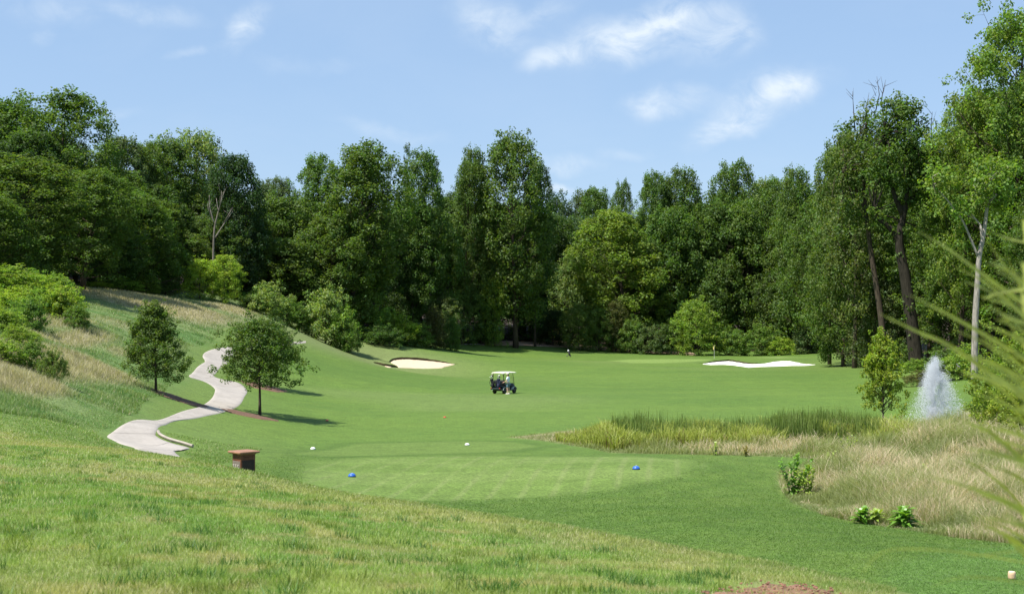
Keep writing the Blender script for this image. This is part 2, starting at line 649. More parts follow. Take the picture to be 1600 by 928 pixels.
FOREST = [P3(*q)[:2] for q in ((-350, 425, 105), (-20, 425, 118), (60, 430, 122), (130, 440, 142), (300, 462, 172), (400, 465, 178), (450, 495, 196), (520, 528, 196), (560, 530, 196), (640, 533, 214), (690, 533, 226), (760, 533, 247), (830, 535, 254), (950, 545, 257), (1100, 553, 258), (1280, 555, 250), (1345, 558, 205), (1400, 565, 168), (1480, 590, 140), (1560, 590, 112), (1800, 590, 100))] + [(160, 400), (-200, 400), (-160, 100)]

FAIR = np.array((.095, .155, .026))
FAIR_D = np.array((.072, .129, .022))
TEE_COL = np.array((.108, .166, .034))


def ground_col(x, y):
    x, y = np.asarray(x, float), np.asarray(y, float)
    n1 = fbm(x, y, 9, 4, 1)
    n2 = fbm(x * .35, y, 3.0, 3, 5)
    n3 = fbm(x, y, .8, 3, 8)
    n4 = fbm(x, y, 28, 3, 4)

    def lerp(a, b, t):
        return a + (b - a) * t[:, None]
    col = lerp(np.tile(FAIR_D * 1.06, (len(x), 1)), FAIR * 1.05, sstep(.25, .75, .5 * n1 + .25 * n2 + .25 * n3))
    col = lerp(col, np.array((.118, .168, .045)), .6 * sstep(.50, .78, n4))
    # faint mower bands across the fairway
    band = .5 + .5 * np.sin((x * .35 + y) * 1.05 + 2 * n4)
    col = col * (1 + .035 * (band - .5) * sstep(60, 90, y))[:, None]
    # darker rough around the tees
    soft = .006 * y
    rough = sstep(62, 50, y) * sstep(-3, 2, x + 12)
    rc = lerp(np.tile(np.array((.070, .124, .020)), (len(x), 1)), np.array((.092, .146, .026)), sstep(.3, .8, n3 * .7 + n2 * .3))
    col = lerp(col, rc, rough)
    d = poly_sd(x, y, TEE)
    stripe = np.sin((x * .97 - y * .12) * 2 * math.pi / .95)
    tc_ = lerp(np.tile(TEE_COL * .93, (len(x), 1)), TEE_COL * 1.12, sstep(.25, .8, n3 * .4 + n2 * .6))
    tc_ = lerp(tc_, np.array((.165, .205, .068)), .55 * sstep(.6, 1, stripe) * sstep(.2, .5, n1) + .25 * sstep(.55, .8, n2))
    col = lerp(col, FAIR_D * .85, sstep(1.3, .5, np.abs(d + .2)) * .3)
    col = lerp(col, tc_, sstep(.6, -.9, d) * .9)
    d = poly_sd(x, y, TEE_B)
    col = lerp(col, FAIR_D * .82, sstep(1.2, .4, np.abs(d)) * .5)
    col = lerp(col, TEE_COL * .97, sstep(.2, -.4, d) * .85)
    d = poly_sd(x, y, TEE_C)
    col = lerp(col, np.array((.080, .148, .030)), .8 * sstep(.4, -.4, d))
    d = poly_sd(x, y, GREEN)
    col = lerp(col, np.array((.155, .225, .055)), sstep(.8, -.8, d))
    d = poly_sd(x, y, GREEN2)
    col = lerp(col, np.array((.170, .235, .070)), sstep(.8, -.8, d))
    # hillside meadow on the left
    d = poly_sd(x, y, MEADOW) + (n1 - .5) * 3
    mg = lerp(np.tile(np.array((.086, .165, .040)), (len(x), 1)), np.array((.150, .205, .070)), sstep(.32, .68, .5 * n2 + .5 * n3))
    mg = lerp(mg, np.array((.200, .215, .095)), .4 * sstep(.5, .7, n1))
    st = np.zeros(len(x))
    for (c, a, b, s) in STRAW_W:
        q = np.sqrt(((x - c[0]) / a) ** 2 + ((y - c[1]) / b) ** 2) + (n1 - .5) * .9
        st = np.maximum(st, s * sstep(1.15, .55, q))
    sc = lerp(np.tile(np.array((.27, .225, .145)), (len(x), 1)), np.array((.36, .305, .205)), sstep(.3, .7, n3))
    mg = lerp(mg, sc, st * .8)
    meadow = sstep(1.5, -1.5, d)
    fringe = sstep(9, 1, d) * (1 - meadow) * sstep(-4, -14, x - y * .02)
    col = lerp(col, np.array((.120, .178, .040)), fringe * .85)
    col = lerp(col, mg, meadow)
    # yellowish rough above the far bend of the path
    q = sstep(30, 12, np.hypot((x + 30) * .9, (y - 172) * .9)) * (1 - meadow)
    col = lerp(col, np.array((.165, .195, .075)), q * .7)
    # near hillside
    s = edge_s(x, y)
    hl = sstep(1.5, -.6, s + (n3 - .5) * .8) * sstep(46, 32, y)
    hc = lerp(np.tile(np.array((.108, .182, .034)), (len(x), 1)), np.array((.185, .225, .066)), sstep(.3, .7, .45 * fbm(x, y, 1.6, 4, 11) + .55 * n3))
    dry = sstep(-1.6, -.3, s) * sstep(.3, .55, n1 * .5 + n3 * .5) * .5
    dry = np.maximum(dry, sstep(.55, .72, fbm(x, y, .55, 3, 21)) * .7)
    dry = np.maximum(dry, .6 * sstep(.56, .72, fbm(x * .6, y, 2.4, 3, 31)))
    hc = lerp(hc, np.array((.250, .225, .105)), dry)
    col = lerp(col, hc, hl)
    # tall dry grass on the right, cattail marsh
    d = poly_sd(x, y, TALL)
    tg = lerp(np.tile(np.array((.150, .150, .060)), (len(x), 1)), np.array((.34, .285, .175)), sstep(.35, .62, .55 * n1 + .45 * n3))
    col = lerp(col, tg, sstep(.5, -.5, d))
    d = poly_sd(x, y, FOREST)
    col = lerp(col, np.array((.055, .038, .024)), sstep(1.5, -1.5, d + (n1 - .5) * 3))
    dp = np.hypot((x - POND_C[0]), (y - POND_C[1]) * 0.8)
    col = lerp(col, np.array((.05, .045, .03)), sstep(POND_R * .8, POND_R * .65, dp))
    return col, dict(meadow=meadow, hill=hl, straw=st)


xs = np.concatenate([-np.geomspace(9, .47, 26)[:-1], np.linspace(-.47, .47, 820), np.geomspace(.47, 9, 26)[1:]])
ys = np.concatenate([[-13, -12, -10, -7, -4, -1], np.exp(np.linspace(math.log(17), math.log(285), 880)) - 15, np.geomspace(272, 5000, 40)])
gX, gY = np.meshgrid(xs, ys)
gXX = gX * (gY + 15)
gZ = ground_z(gXX, gY)
far = sstep(420, 900, gY)
gZ = gZ * (1 - far) + 20 * far
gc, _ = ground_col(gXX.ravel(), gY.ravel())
nr, nc = gX.shape
ii = np.arange(nr * nc).reshape(nr, nc)
faces = np.stack([ii[:-1, :-1], ii[:-1, 1:], ii[1:, 1:], ii[1:, :-1]], -1).reshape(-1, 4)
m, nt, out = new_mat('turf')
b = node(nt, 'ShaderNodeBsdfPrincipled', i_Roughness=.85)
b.inputs['Specular IOR Level'].default_value = .18
at = node(nt, 'ShaderNodeAttribute', attribute_name='Col')
tcn = node(nt, 'ShaderNodeTexCoord')
n1 = node(nt, 'ShaderNodeTexNoise', i_Scale=1.1, i_Detail=9.0, i_Roughness=.72)
n2 = node(nt, 'ShaderNodeTexNoise', i_Scale=9.0, i_Detail=4.0, i_Roughness=.85)
for n in (n1, n2):
    nt.links.new(tcn.outputs['Object'], n.inputs['Vector'])
c1 = mixrgb(nt, 'MULTIPLY', 1.0, at.outputs['Color'], ramp(nt, n1.outputs['Fac'], .32, .68, .84, 1.16))
c2 = mixrgb(nt, 'MULTIPLY', 1.0, c1, ramp(nt, n2.outputs['Fac'], .40, .60, .70, 1.30))
nt.links.new(c2, b.inputs['Base Color'])
bp = node(nt, 'ShaderNodeBump', i_Strength=.5, i_Distance=.03)
nt.links.new(n2.outputs['Fac'], bp.inputs['Height'])
nt.links.new(bp.outputs[0], b.inputs['Normal'])
nt.links.new(b.outputs[0], out.inputs[0])
M['turf'] = m
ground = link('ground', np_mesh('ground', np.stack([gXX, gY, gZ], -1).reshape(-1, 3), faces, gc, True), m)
tag(ground, 'rolling mown turf with a rough hillside', kind='structure')


# ------------------------------------------------------------------ cart path, kerb, mulch, bunkers, pond
def hits_b(pts):
    return [hit_base(*p) for p in pts]


def catmull(pts, per=6):
    p = [np.array(q, float) for q in pts]
    p = [2 * p[0] - p[1]] + p + [2 * p[-1] - p[-2]]
    o = []
    for i in range(1, len(p) - 2):
        for k in range(per):
            t = k / per
            o.append(.5 * (2 * p[i] + (p[i + 1] - p[i - 1]) * t + (2 * p[i - 1] - 5 * p[i] + 4 * p[i + 1] - p[i + 2]) * t * t + (3 * p[i] - p[i - 1] - 3 * p[i + 1] + p[i + 2]) * t ** 3))
    o.append(p[-2])
    return np.array(o)


PA = hits_b([(205, 701), (177, 691), (163, 681), (177, 671), (216, 656), (265, 649), (306, 636), (326, 624), (332, 614), (331, 606), (317, 596), (293, 588), (303, 577), (318, 565), (314, 556), (320, 549), (337, 544), (380, 540), (430, 536), (478, 532.8)])
PB = hits_b([(300, 699), (275, 691), (252, 683), (248, 674), (268, 660), (312, 653), (354, 643.5), (380, 629), (388, 614), (386, 606), (374, 597), (340, 589), (340, 582), (358, 567), (362, 558), (370, 552), (388, 547), (412, 543.5), (445, 540), (478, 535.8)])
PA = [(PA[0][0] + 2.6, PA[0][1] - 9)] + [(PA[0][0] + .7, PA[0][1] - 3.0)] + PA
PB = [(PB[0][0] + 2.2, PB[0][1] - 9)] + [(PB[0][0] + .1, PB[0][1] - 2.6)] + PB
A_, B_ = catmull(PA), catmull(PB)
W = 11
V = []
for a, bb in zip(A_, B_):
    for k in range(W):
        q = a + (bb - a) * k / (W - 1)
        V.append((q[0], q[1]))
V = np.array(V)
z = ground_z(V[:, 0], V[:, 1]).reshape(-1, W)
zs = z.copy()
zs = zs + .035
zs[:, 0] -= .07
zs[:, -1] -= .07
top = np.concatenate([V, zs.reshape(-1, 1)], 1)
n = len(A_)
idx = np.arange(n * W).reshape(n, W)
pf = np.stack([idx[:-1, :-1], idx[1:, :-1], idx[1:, 1:], idx[:-1, 1:]], -1).reshape(-1, 4)
sk = []
Vall = [top]
off_ = len(top)
for col_, flip in ((0, False), (W - 1, True)):
    e = top[idx[:, col_]].copy()
    e[:, 2] -= .1
    Vall.append(e)
    j = np.arange(n) + off_
    off_ += n
    q = np.stack([idx[:-1, col_], j[:-1], j[1:], idx[1:, col_]], -1)
    sk.append(q[:, ::-1] if flip else q)
m, nt, out = new_mat('concrete_path')
b = node(nt, 'ShaderNodeBsdfPrincipled', i_Roughness=.85)
b.inputs['Specular IOR Level'].default_value = .2
tcn = node(nt, 'ShaderNodeTexCoord')
n1 = node(nt, 'ShaderNodeTexNoise', i_Scale=.5, i_Detail=7.0, i_Roughness=.65)
n2 = node(nt, 'ShaderNodeTexNoise', i_Scale=5.0, i_Detail=8.0, i_Roughness=.75)
for q in (n1, n2):
    nt.links.new(tcn.outputs['Object'], q.inputs['Vector'])
c1 = mixrgb(nt, 'MIX', ramp(nt, n1.outputs['Fac'], .35, .65, 0, 1), (.41, .37, .325), (.34, .305, .265))
c2 = mixrgb(nt, 'MULTIPLY', 1.0, c1, ramp(nt, n2.outputs['Fac'], .3, .7, .86, 1.14))
nt.links.new(c2, b.inputs['Base Color'])
nt.links.new(b.outputs[0], out.inputs[0])
M['path'] = m
path = link('cart_path', np_mesh('cart_path', np.concatenate(Vall), np.concatenate([pf] + sk)), m)
tag(path, 'winding pale concrete cart path climbing the slope', kind='structure')
# control joints sawn across the slab
jm = MB()
cen = (A_ + B_) / 2
acc = 0
for i in range(1, n):
    acc += float(np.linalg.norm(cen[i] - cen[i - 1]))
    if acc > 3.4:
        acc = 0
        d = Vector((*(cen[i] - cen[i - 1]), 0)).normalized() * .02
        ps = []
        for k in range(W):
            q = A_[i] + (B_[i] - A_[i]) * k / (W - 1)
            ps.append((q[0], q[1], gz1(*q) + .056))
        vs = [Vector(p) - d for p in ps] + [Vector(p) + d for p in ps]
        jm.add(vs, [(k, k + 1, W + k + 1, W + k) for k in range(W - 1)])
jo = jm.build('path_joints', plain('joint_grey', (.16, .145, .125)), path)

kb = MB()
kp = catmull(hits_b([(245, 676), (248, 681), (262, 688), (283, 694), (299, 699)]), 5)
kb.tube([(q[0] + .06, q[1] - .02, gz1(*q) + .07) for q in kp],   .06, 6)
ko = kb.build('path_kerb', plain('kerb_concrete', (.33, .29, .24), var=.2, scale=3))
tag(ko, 'low curved concrete kerb along the inner bend of the path', kind='structure')

M['mulch'] = plain('mulch', (.135, .075, .048), .95, .45, 9, bump=.8)


def sheet(name, poly, mat, lift, res, label, kind='structure', zfun=None, jitter=0):
    poly = np.array(poly)
    x0, y0 = poly.min(0) - res
    x1, y1 = poly.max(0) + res
    nx, ny = max(4, int((x1 - x0) / res)), max(4, int((y1 - y0) / res))
    X, Y = np.meshgrid(np.linspace(x0, x1, nx), np.linspace(y0, y1, ny))
    x, y = X.ravel(), Y.ravel()
    d, _ = seg_dist(x, y, [tuple(p) for p in poly], True)
    sd = poly_sd(x, y, [tuple(p) for p in poly])
    # snap outside vertices lying next to the border onto it
    ix = np.arange(nx * ny).reshape(ny, nx)
    q = np.stack([ix[:-1, :-1], ix[:-1, 1:], ix[1:, 1:], ix[1:, :-1]], -1).reshape(-1, 4)
    keep = (sd[q] < 0).any(1)
    q = q[keep]
    bx, by, best = x.copy(), y.copy(), np.full(len(x), 1e18)
    n = len(poly)
    for i in range(n):
        a, b2 = poly[i], poly[(i + 1) % n]
        dd = b2 - a
        t = np.clip(((x - a[0]) * dd[0] + (y - a[1]) * dd[1]) / (dd @ dd + 1e-12), 0, 1)
        qx, qy = a[0] + t * dd[0], a[1] + t * dd[1]
        e = (x - qx) ** 2 + (y - qy) ** 2
        mm = e < best
        bx, by, best = np.where(mm, qx, bx), np.where(mm, qy, by), np.where(mm, e, best)
    o_ = sd > 0
    x, y = np.where(o_, bx, x), np.where(o_, by, y)
    z = (ground_z(x, y) if zfun is None else zfun(x, y)) + lift + jitter * (fbm(x, y, .4, 2, 3) - .5)
    z = np.where(o_, z - lift - .03, z)
    used = np.unique(q)
    mp = np.full(nx * ny, -1)
    mp[used] = np.arange(len(used))
    o = link(name, np_mesh(name, np.stack([x, y, z], -1)[used], mp[q], None, True), mat)
    return tag(o, label, kind=kind)


def ellipse(c, a, b, rot=0, n=28, wob=.12):
    r = np.random.default_rng(int(abs(c[0]) * 97 + c[1]))
    o = []
    for k in range(n):
        t = 2 * math.pi * k / n
        s = 1 + wob * (r.random() - .5) * 2
        x, y = a * s * math.cos(t), b * s * math.sin(t)
        o.append((c[0] + x * math.cos(rot) - y * math.sin(rot), c[1] + x * math.sin(rot) + y * math.cos(rot)))
    return o


c = hit(279, 624)
sheet('mulch_bed', ellipse(c, 1.95, 1.5), M['mulch'], .04, .18, 'dark mulch bed round the conical young tree on the slope', jitter=.05)
c = hit(386, 648)
sheet('mulch_bed', ellipse(c, 1.75, 1.5), M['mulch'], .04, .18, 'reddish mulch bed round the round-crowned young tree', jitter=.05)
c = hit(410, 604)
sheet('mulch_bed', ellipse(c, 1.8, 2.2), M['mulch'], .04, .2, 'small mulch bed behind the round-crowned young tree', jitter=.05)

M['sand'] = plain('bunker_sand', (.55, .44, .31), .95, .12, 2.2, spec=.1, bump=.8)
M['sand_w'] = plain('white_bunker_sand', (.80, .77, .70), .95, .10, 2.2, spec=.1, bump=.8)
LB = hits([(609, 566), (613, 563.5), (624, 562), (642, 562), (668, 564), (690, 566.6), (711, 569.4), (703, 571.5), (696, 573), (690, 575.2), (664, 576), (640, 575.2), (622, 574.5), (619, 571), (613, 568)])
sheet('sand_bunker', LB, M['sand'], .07, .3, 'cream sand bunker cut into the mound before the woods')
LB2 = hits([(601, 572.3), (606, 572), (612, 573.6), (609, 574.6)])
sheet('sand_spur', LB2, M['sand'], .07, .15, 'thin spur of cream sand beside the grassy bunker nose')
RBUN = hits([(1098, 569), (1110, 567), (1125, 565.5), (1140, 564.6), (1150, 566), (1165, 568.4), (1175, 569.4), (1190, 569), (1205, 566.2), (1220, 564.6), (1235, 564.5), (1248, 567), (1258, 569), (1274, 570), (1258, 571.2), (1235, 571.4), (1205, 572.6), (1185, 573.2), (1170, 574.2), (1160, 572.8), (1145, 570.6), (1130, 569.6), (1110, 570)])
sheet('sand_bunker', RBUN, M['sand_w'], .07, .4, 'long white wavy sand bunker in front of the green')

M['lip'] = plain('bunker_lip_soil', (.072, .055, .028), .95, .5, 5, bump=.8)


def lip(name, px, h, label, depth=1.6):
    """undercut turf bank along the far edge of a bunker: a bare soil face topped with turf"""
    p = catmull(hits(px), 5)
    V, Fc, mi = [], [], []
    n = len(p)
    for i, q in enumerate(p):
        d = p[min(i + 1, n - 1)] - p[max(i - 1, 0)]
        d = d / (np.linalg.norm(d) + 1e-9)
        nrm = np.array((-d[1], d[0]))
        if nrm[1] < 0:
            nrm = -nrm
        t = math.sin(math.pi * min(1, max(0, (i + .3) / (n - .4)))) ** .5
        hh = h * t * (.75 + .5 * float(fbm(np.array([q[0]]), np.array([q[1]]), .7, 3)[0]))
        z0 = gz1(*q)
        for dx, dz in ((-.12, -.05), (-.05, hh * .55), (-.16, hh * .95), (.10, hh * 1.04), (depth * .5, hh * .8), (depth, -.06)):
            w = q + nrm * dx
            zz = z0 if dx < .2 else gz1(*w)
            V.append((w[0], w[1], zz + dz))
    for i in range(n - 1):
        for k in range(5):
            Fc.append((i * 6 + k, (i + 1) * 6 + k, (i + 1) * 6 + k + 1, i * 6 + k + 1))
            mi.append(0 if k < 2 else 1)
    V = np.array(V)
    col, _ = ground_col(V[:, 0], V[:, 1])
    me = np_mesh(name, V, np.array(Fc), col, False)
    me.materials.append(M['lip'])
    me.materials.append(M['turf'])
    me.polygons.foreach_set('material_index', mi)
    me.polygons.foreach_set('use_smooth', [True] * len(mi))
    return tag(link(name, me), label, kind='structure')


lip('bunker_lip', [(607, 565.5), (613, 563), (624, 561.6), (642, 561.6), (668, 563.6), (690, 566.2), (709, 569)], .32, 'dark ragged turf lip along the back of the cream bunker')
lip('bunker_lip', [(584, 566.5), (592, 569), (602, 572), (612, 573.2), (621, 573.6)], .34, 'dark turf edge of the grassy nose beside the cream bunker')
lip('bunker_lip', [(1100, 567.6), (1112, 566), (1126, 564.8), (1140, 564), (1150, 565.3), (1165, 567.7), (1178, 568.8), (1190, 568.4)], .26, 'thin brown lip along the back of the white bunker')

# pine straw / bare earth strip where the far fairway meets the woods
M['straw_litter'] = plain('pine_straw', (.42, .29, .20), .95, .35, 1.2)
A1 = [(q[0], q[1] - 2.5) for q in hits([(750, 537.5), (790, 537.6), (830, 538.4), (880, 540.6), (930, 545), (990, 549.2), (1040, 551.8), (1090, 554.2)])]
strip = A1 + [(q[0] + .3, q[1] + 9.0) for q in reversed(A1)]
sheet('bare_earth_strip', strip, M['straw_litter'], .06, .8, 'strip of reddish pine straw along the foot of the far woods')
sheet('service_path', hits([(716, 538.2), (735, 536.8), (752, 536.2), (760, 537.4), (740, 538.4)]), M['path'], .05, .5, 'scrap of pale path at the mouth of the far woods')

wm, nt, out = new_mat('pond_water')
b = node(nt, 'ShaderNodeBsdfPrincipled', i_Roughness=.08)
b.inputs['Base Color'].default_value = (.03, .045, .035, 1)
nz = node(nt, 'ShaderNodeTexNoise', i_Scale=3.0, i_Detail=4.0)
tcn = node(nt, 'ShaderNodeTexCoord')
nt.links.new(tcn.outputs['Object'], nz.inputs['Vector'])
bp = node(nt, 'ShaderNodeBump', i_Strength=.25, i_Distance=.05)
nt.links.new(nz.outputs['Fac'], bp.inputs['Height'])
nt.links.new(bp.outputs[0], b.inputs['Normal'])
nt.links.new(b.outputs[0], out.inputs[0])
POND_Z = gz1(*POND_C) + .75
pd = MB()
ring = [(POND_C[0] + POND_R * .86 * math.cos(t), POND_C[1] + POND_R * .86 / .8 * math.sin(t), POND_Z) for t in np.linspace(0, 2 * math.pi, 49)[:-1]]
pd.add(ring, [tuple(range(48))])
tag(pd.build('pond_water', wm), 'small dark pond under the fountain', kind='structure')

# ------------------------------------------------------------------ trees
def leaf_cards(cent, nrm, size, r, col, aspect=.62):
    """folded diamond leaf sprays; every row one leaf"""
    n = len(cent)
    nrm = nrm / (np.linalg.norm(nrm, axis=1, keepdims=True) + 1e-9)
    q = r.normal(size=(n, 3))
    a = np.cross(nrm, q)
    a /= np.linalg.norm(a, axis=1, keepdims=True) + 1e-9
    b = np.cross(nrm, a)
    s = (size * r.uniform(.65, 1.35, n))[:, None]
    fold = s * .16
    V = np.stack([cent - a * s * .5, cent + b * s * aspect * .5 + nrm * fold, cent + a * s * .5 - nrm * fold * .6, cent - b * s * aspect * .5 + nrm * fold], 1).reshape(-1, 3)
    return V, np.arange(n * 4).reshape(n, 4), np.repeat(col, 4, 0)


def leaf_col(n, r, clump=None):
    """multiplier on the tree's own leaf colour: age and species scatter of single leaves"""
    v = r.uniform(.7, 1.35, n)
    w = r.normal(0, .10, n)
    c = np.stack([v * (1 + w), v, v * (1 - .8 * w)], 1)
    if clump is not None:
        c = c * clump
    return np.clip(c, .3, 2)


def crown_mesh(name, clumps, leaf, dens, r, up=.55, flat=.75):
    """clumps: list of (centre, radius). Leaves are spread through each clump's volume, denser to the outside"""
    CV, NV, CC = [], [], []
    for (c, rad) in clumps:
        n = max(6, int(dens * rad ** 2))
        d = r.normal(size=(n, 3))
        d /= np.linalg.norm(d, axis=1, keepdims=True)
        rr = r.random(n) ** (1 / 2.6)
        p = d * rr[:, None] * rad * np.array((1, 1, flat)) * (1 + .25 * r.normal(size=(n, 1)) * .5)
        CV.append(np.array(c) + p)
        NV.append(d * .7 + np.array((0, 0, up)) + r.normal(size=(n, 3)) * .55)
        k = r.uniform(.85, 1.18)
        CC.append(leaf_col(n, r, np.array((k * r.uniform(.92, 1.12), k, k * r.uniform(.9, 1.05)))))
    V, Fc, cc = leaf_cards(np.concatenate(CV), np.concatenate(NV), leaf, r, np.concatenate(CC))
    me = np_mesh(name, V, Fc, cc)
    me.materials.append(M['leaf'])
    return me


def tree_proto(seed, H, Wd, t0, prof, nl, nsub, crad, leaf, dens, rise=(.2, .9), trunk_r=.35, forks=0, lean=.03, drop=0, bare_top=0, bark='bark', clump_keep=1.0, nfill=0, flat=.95):
    r = np.random.default_rng(seed)
    tb = MB()
    npt = 9
    ph = r.uniform(0, 6.28, 4)

    def trunk_at(t):
        return np.array((lean * H * (math.sin(t * 2.6 + ph[0]) - math.sin(ph[0])), lean * H * (math.sin(t * 2.2 + ph[1]) - math.sin(ph[1])), t * H * .97))
    tp = [trunk_at(k / (npt - 1)) for k in range(npt)]
    tp[0] = tp[0] + np.array((0, 0, -.6))
    rads = [trunk_r * (1.25 if k == 0 else 1) * (1 - .93 * (k / (npt - 1)) ** .85) for k in range(npt)]
    tb.tube(tp, rads, 8)
    clumps = []
    for i in range(nl):
        t = t0 + (1 - t0) * ((i + r.uniform(0, .8)) / nl) ** .92
        w = prof((t - t0) / (1 - t0))
        L = Wd / 2 * w * r.uniform(.72, 1.12) * (.55 if t > .88 else 1)
        az = i * 2.39996 + r.uniform(-.5, .5)
        el = rise[0] + (rise[1] - rise[0]) * (t - t0) / (1 - t0) + r.uniform(-.15, .15)
        p0 = trunk_at(max(.05, t * .97 - .04))
        d = np.array((math.cos(az) * math.cos(el), math.sin(az) * math.cos(el), math.sin(el)))
        bend = np.array((0, 0, L * .18 - drop * L))
        pts = [p0, p0 + d * L * .5, p0 + d * L + bend]
        r0 = max(.03, trunk_r * .42 * (1 - .8 * t) * (L / (Wd / 2) * .6 + .4))
        tb.tube(pts, [r0, r0 * .6, r0 * .2], 5, caps=False)
        for j in range(nsub):
            f = r.uniform(.3, 1.0) if j else 1.0
            base = pts[0] + (pts[1] - pts[0]) * (f * 2) if f < .5 else pts[1] + (pts[2] - pts[1]) * (f * 2 - 1)
            off = r.normal(size=3) * np.array((1, 1, 1.05)) * crad * 1.15 * (1.0 if j else .3)
            c = base + off
            if r.random() < clump_keep:
                clumps.append((c, crad * r.uniform(.55, 1.2) * (1 - .35 * t)))
            if j % 2 == 0 and L > 1.5:
                tb.tube([base, (base + c) / 2 + np.array((0, 0, .1)), c], [r0 * .25, r0 * .16, r0 * .06], 4, caps=False)
    for i in range(nfill):
        t = r.random() ** .78
        az = r.uniform(0, 6.283)
        nz = float(vnoise(np.array([math.cos(az) * 1.7 + seed]), np.array([math.sin(az) * 1.7 + t * 5 + seed * .37]))[0])
        w = prof(t) * Wd / 2 * (.46 + .92 * nz) * r.uniform(.80, 1.04)
        c = trunk_at(t0 + (1 - t0) * t) + np.array((math.cos(az) * w, math.sin(az) * w, r.normal() * .4 * crad))
        clumps.append((c, crad * r.uniform(.5, 1.05)))
    top = trunk_at(1)
    for k in range(9):
        clumps.append((top + r.normal(size=3) * crad * np.array((.8, .8, .7)) - np.array((0, 0, crad * .9)), crad * r.uniform(.6, .9)))
    for k in range(bare_top):
        p = trunk_at(r.uniform(.82, .95)) + r.normal(size=3) * np.array((Wd * .12, Wd * .12, .3))
        q = p + np.array((r.normal() * .8, r.normal() * .8, r.uniform(2.5, 4.6)))
        tb.tube([p, (p + q) / 2 + r.normal(size=3) * .15, q], [.07, .05, .02], 4)
        for _ in range(3):
            s = p + (q - p) * r.uniform(.3, .9)
            e = s + np.array((r.normal() * .5, r.normal() * .5, r.uniform(.5, 1.3)))
            tb.tube([s, e], [.03, .012], 3)
    me_t = tb.mesh('trunk', M[bark], True)
    me_c = crown_mesh('crown', clumps, leaf, dens, r, flat=flat)
    co = np.empty(len(me_c.vertices) * 3, np.float32)
    me_c.vertices.foreach_get('co', co)
    co = co.reshape(-1, 3)
    return dict(t=me_t, c=me_c, H=float(np.percentile(co[:, 2], 99.8)), W=float(np.percentile(np.abs(co[:, 0]), 97) * 2))


oval = lambda t: max(.28, math.sin(math.pi * min(1, (t * .80 + .14) ** .9)) ** .6)
tall = lambda t: max(.30, (1 - t ** 6) ** .6 * (.6 + .4 * min(1, t * 3)))
cone = lambda t: max(.05, (1 - t) ** .8 * min(1, .55 + t * 3))
broad = lambda t: max(.25, (1 - t ** 3.2) ** .6)
PT = {
    'poplar1': tree_proto(11, 30, 12.5, .16, tall, 46, 5, 1.15, .36, 58, (.3, 1.2), .42, nfill=300),
    'poplar2': tree_proto(12, 30, 11.5, .20, oval, 44, 5, 1.12, .36, 58, (.4, 1.2), .40, nfill=280),
    'poplar3': tree_proto(13, 30, 14.0, .14, tall, 50, 5, 1.25, .37, 54, (.3, 1.25), .45, nfill=320),
    'oak1': tree_proto(21, 24, 16.0, .10, broad, 46, 5, 1.3, .37, 54, (.2, 1.2), .42, nfill=320),
    'oak2': tree_proto(22, 24, 14.0, .08, oval, 46, 5, 1.25, .37, 54, (.3, 1.2), .40, nfill=320),
    'oak3': tree_proto(23, 24, 17.0, .12, broad, 46, 5, 1.2, .36, 56, (.3, 1.3), .42, clump_keep=.85, nfill=300),
    'conifer': tree_proto(31, 28, 6.5, .12, cone, 70, 3, .75, .32, 75, (-.1, .5), .28),
    'round': tree_proto(41, 20, 13.0, .14, oval, 44, 5, 1.1, .34, 52, (.3, 1.2), .34, nfill=220),
    'thicket': tree_proto(51, 12, 9.0, .03, broad, 36, 5, .85, .28, 80, (.2, 1.1), .16, nfill=160),
    'thicket2': tree_proto(52, 12, 7.5, .03, tall, 36, 5, .80, .27, 85, (.3, 1.2), .15, nfill=150),
    'open': tree_proto(61, 30, 13.0, .42, oval, 40, 5, 1.15, .36, 52, (.35, 1.2), .62, lean=.05, bare_top=9, clump_keep=.82),
    'near_poplar': tree_proto(71, 34, 17.0, .22, tall, 64, 6, 1.15, .31, 76, (.2, 1.1), .55, nfill=340),
    'near_poplar2': tree_proto(72, 30, 14.0, .20, oval, 56, 6, 1.1, .31, 76, (.3, 1.1), .48, nfill=280),
    'young_cone': tree_proto(81, 6, 4.2, .21, lambda t: max(.08, (1 - t) ** .62 * min(1, .72 + 2 * t)), 52, 5, .34, .125, 640, (.3, .95), .085, lean=.01, nfill=170),
    'young_round': tree_proto(82, 6, 5.4, .36, lambda t: max(.1, (1 - t ** 2.2) ** .7 * min(1, .48 + 2.2 * t)), 54, 5, .36, .13, 600, (.2, 1.1), .095, lean=.012, nfill=190),
    'young_gold': tree_proto(83, 6, 3.6, .33, lambda t: max(.1, (1 - t ** 1.8) ** .7 * min(1, .78 + t)), 50, 5, .30, .14, 560, (.6, 1.1), .07, lean=.012, clump_keep=.85, nfill=110),
    'bush1': tree_proto(91, 3, 4.0, .0, broad, 34, 4, .38, .16, 360, (.2, 1.3), .05, nfill=110),
    'bush2': tree_proto(92, 3, 3.2, .0, oval, 34, 4, .34, .155, 380, (.3, 1.3), .05, nfill=110),
    'bush3': tree_proto(93, 3, 4.6, .0, lambda t: max(.2, (1 - t ** 2) ** .5), 36, 4, .36, .145, 420, (.2, 1.3), .05, nfill=120),
    'sumac': tree_proto(94, 5, 6.0, .05, broad, 46, 5, .46, .18, 300, (.2, 1.2), .07, nfill=110),
}
TREES = []
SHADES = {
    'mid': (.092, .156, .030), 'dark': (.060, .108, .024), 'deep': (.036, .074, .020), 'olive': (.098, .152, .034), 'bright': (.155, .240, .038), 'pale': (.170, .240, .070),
    'grey': (.092, .138, .050), 'gold': (.205, .285, .030), 'lime': (.200, .280, .036), 'blue': (.056, .110, .038), 'brown': (.105, .115, .034)}


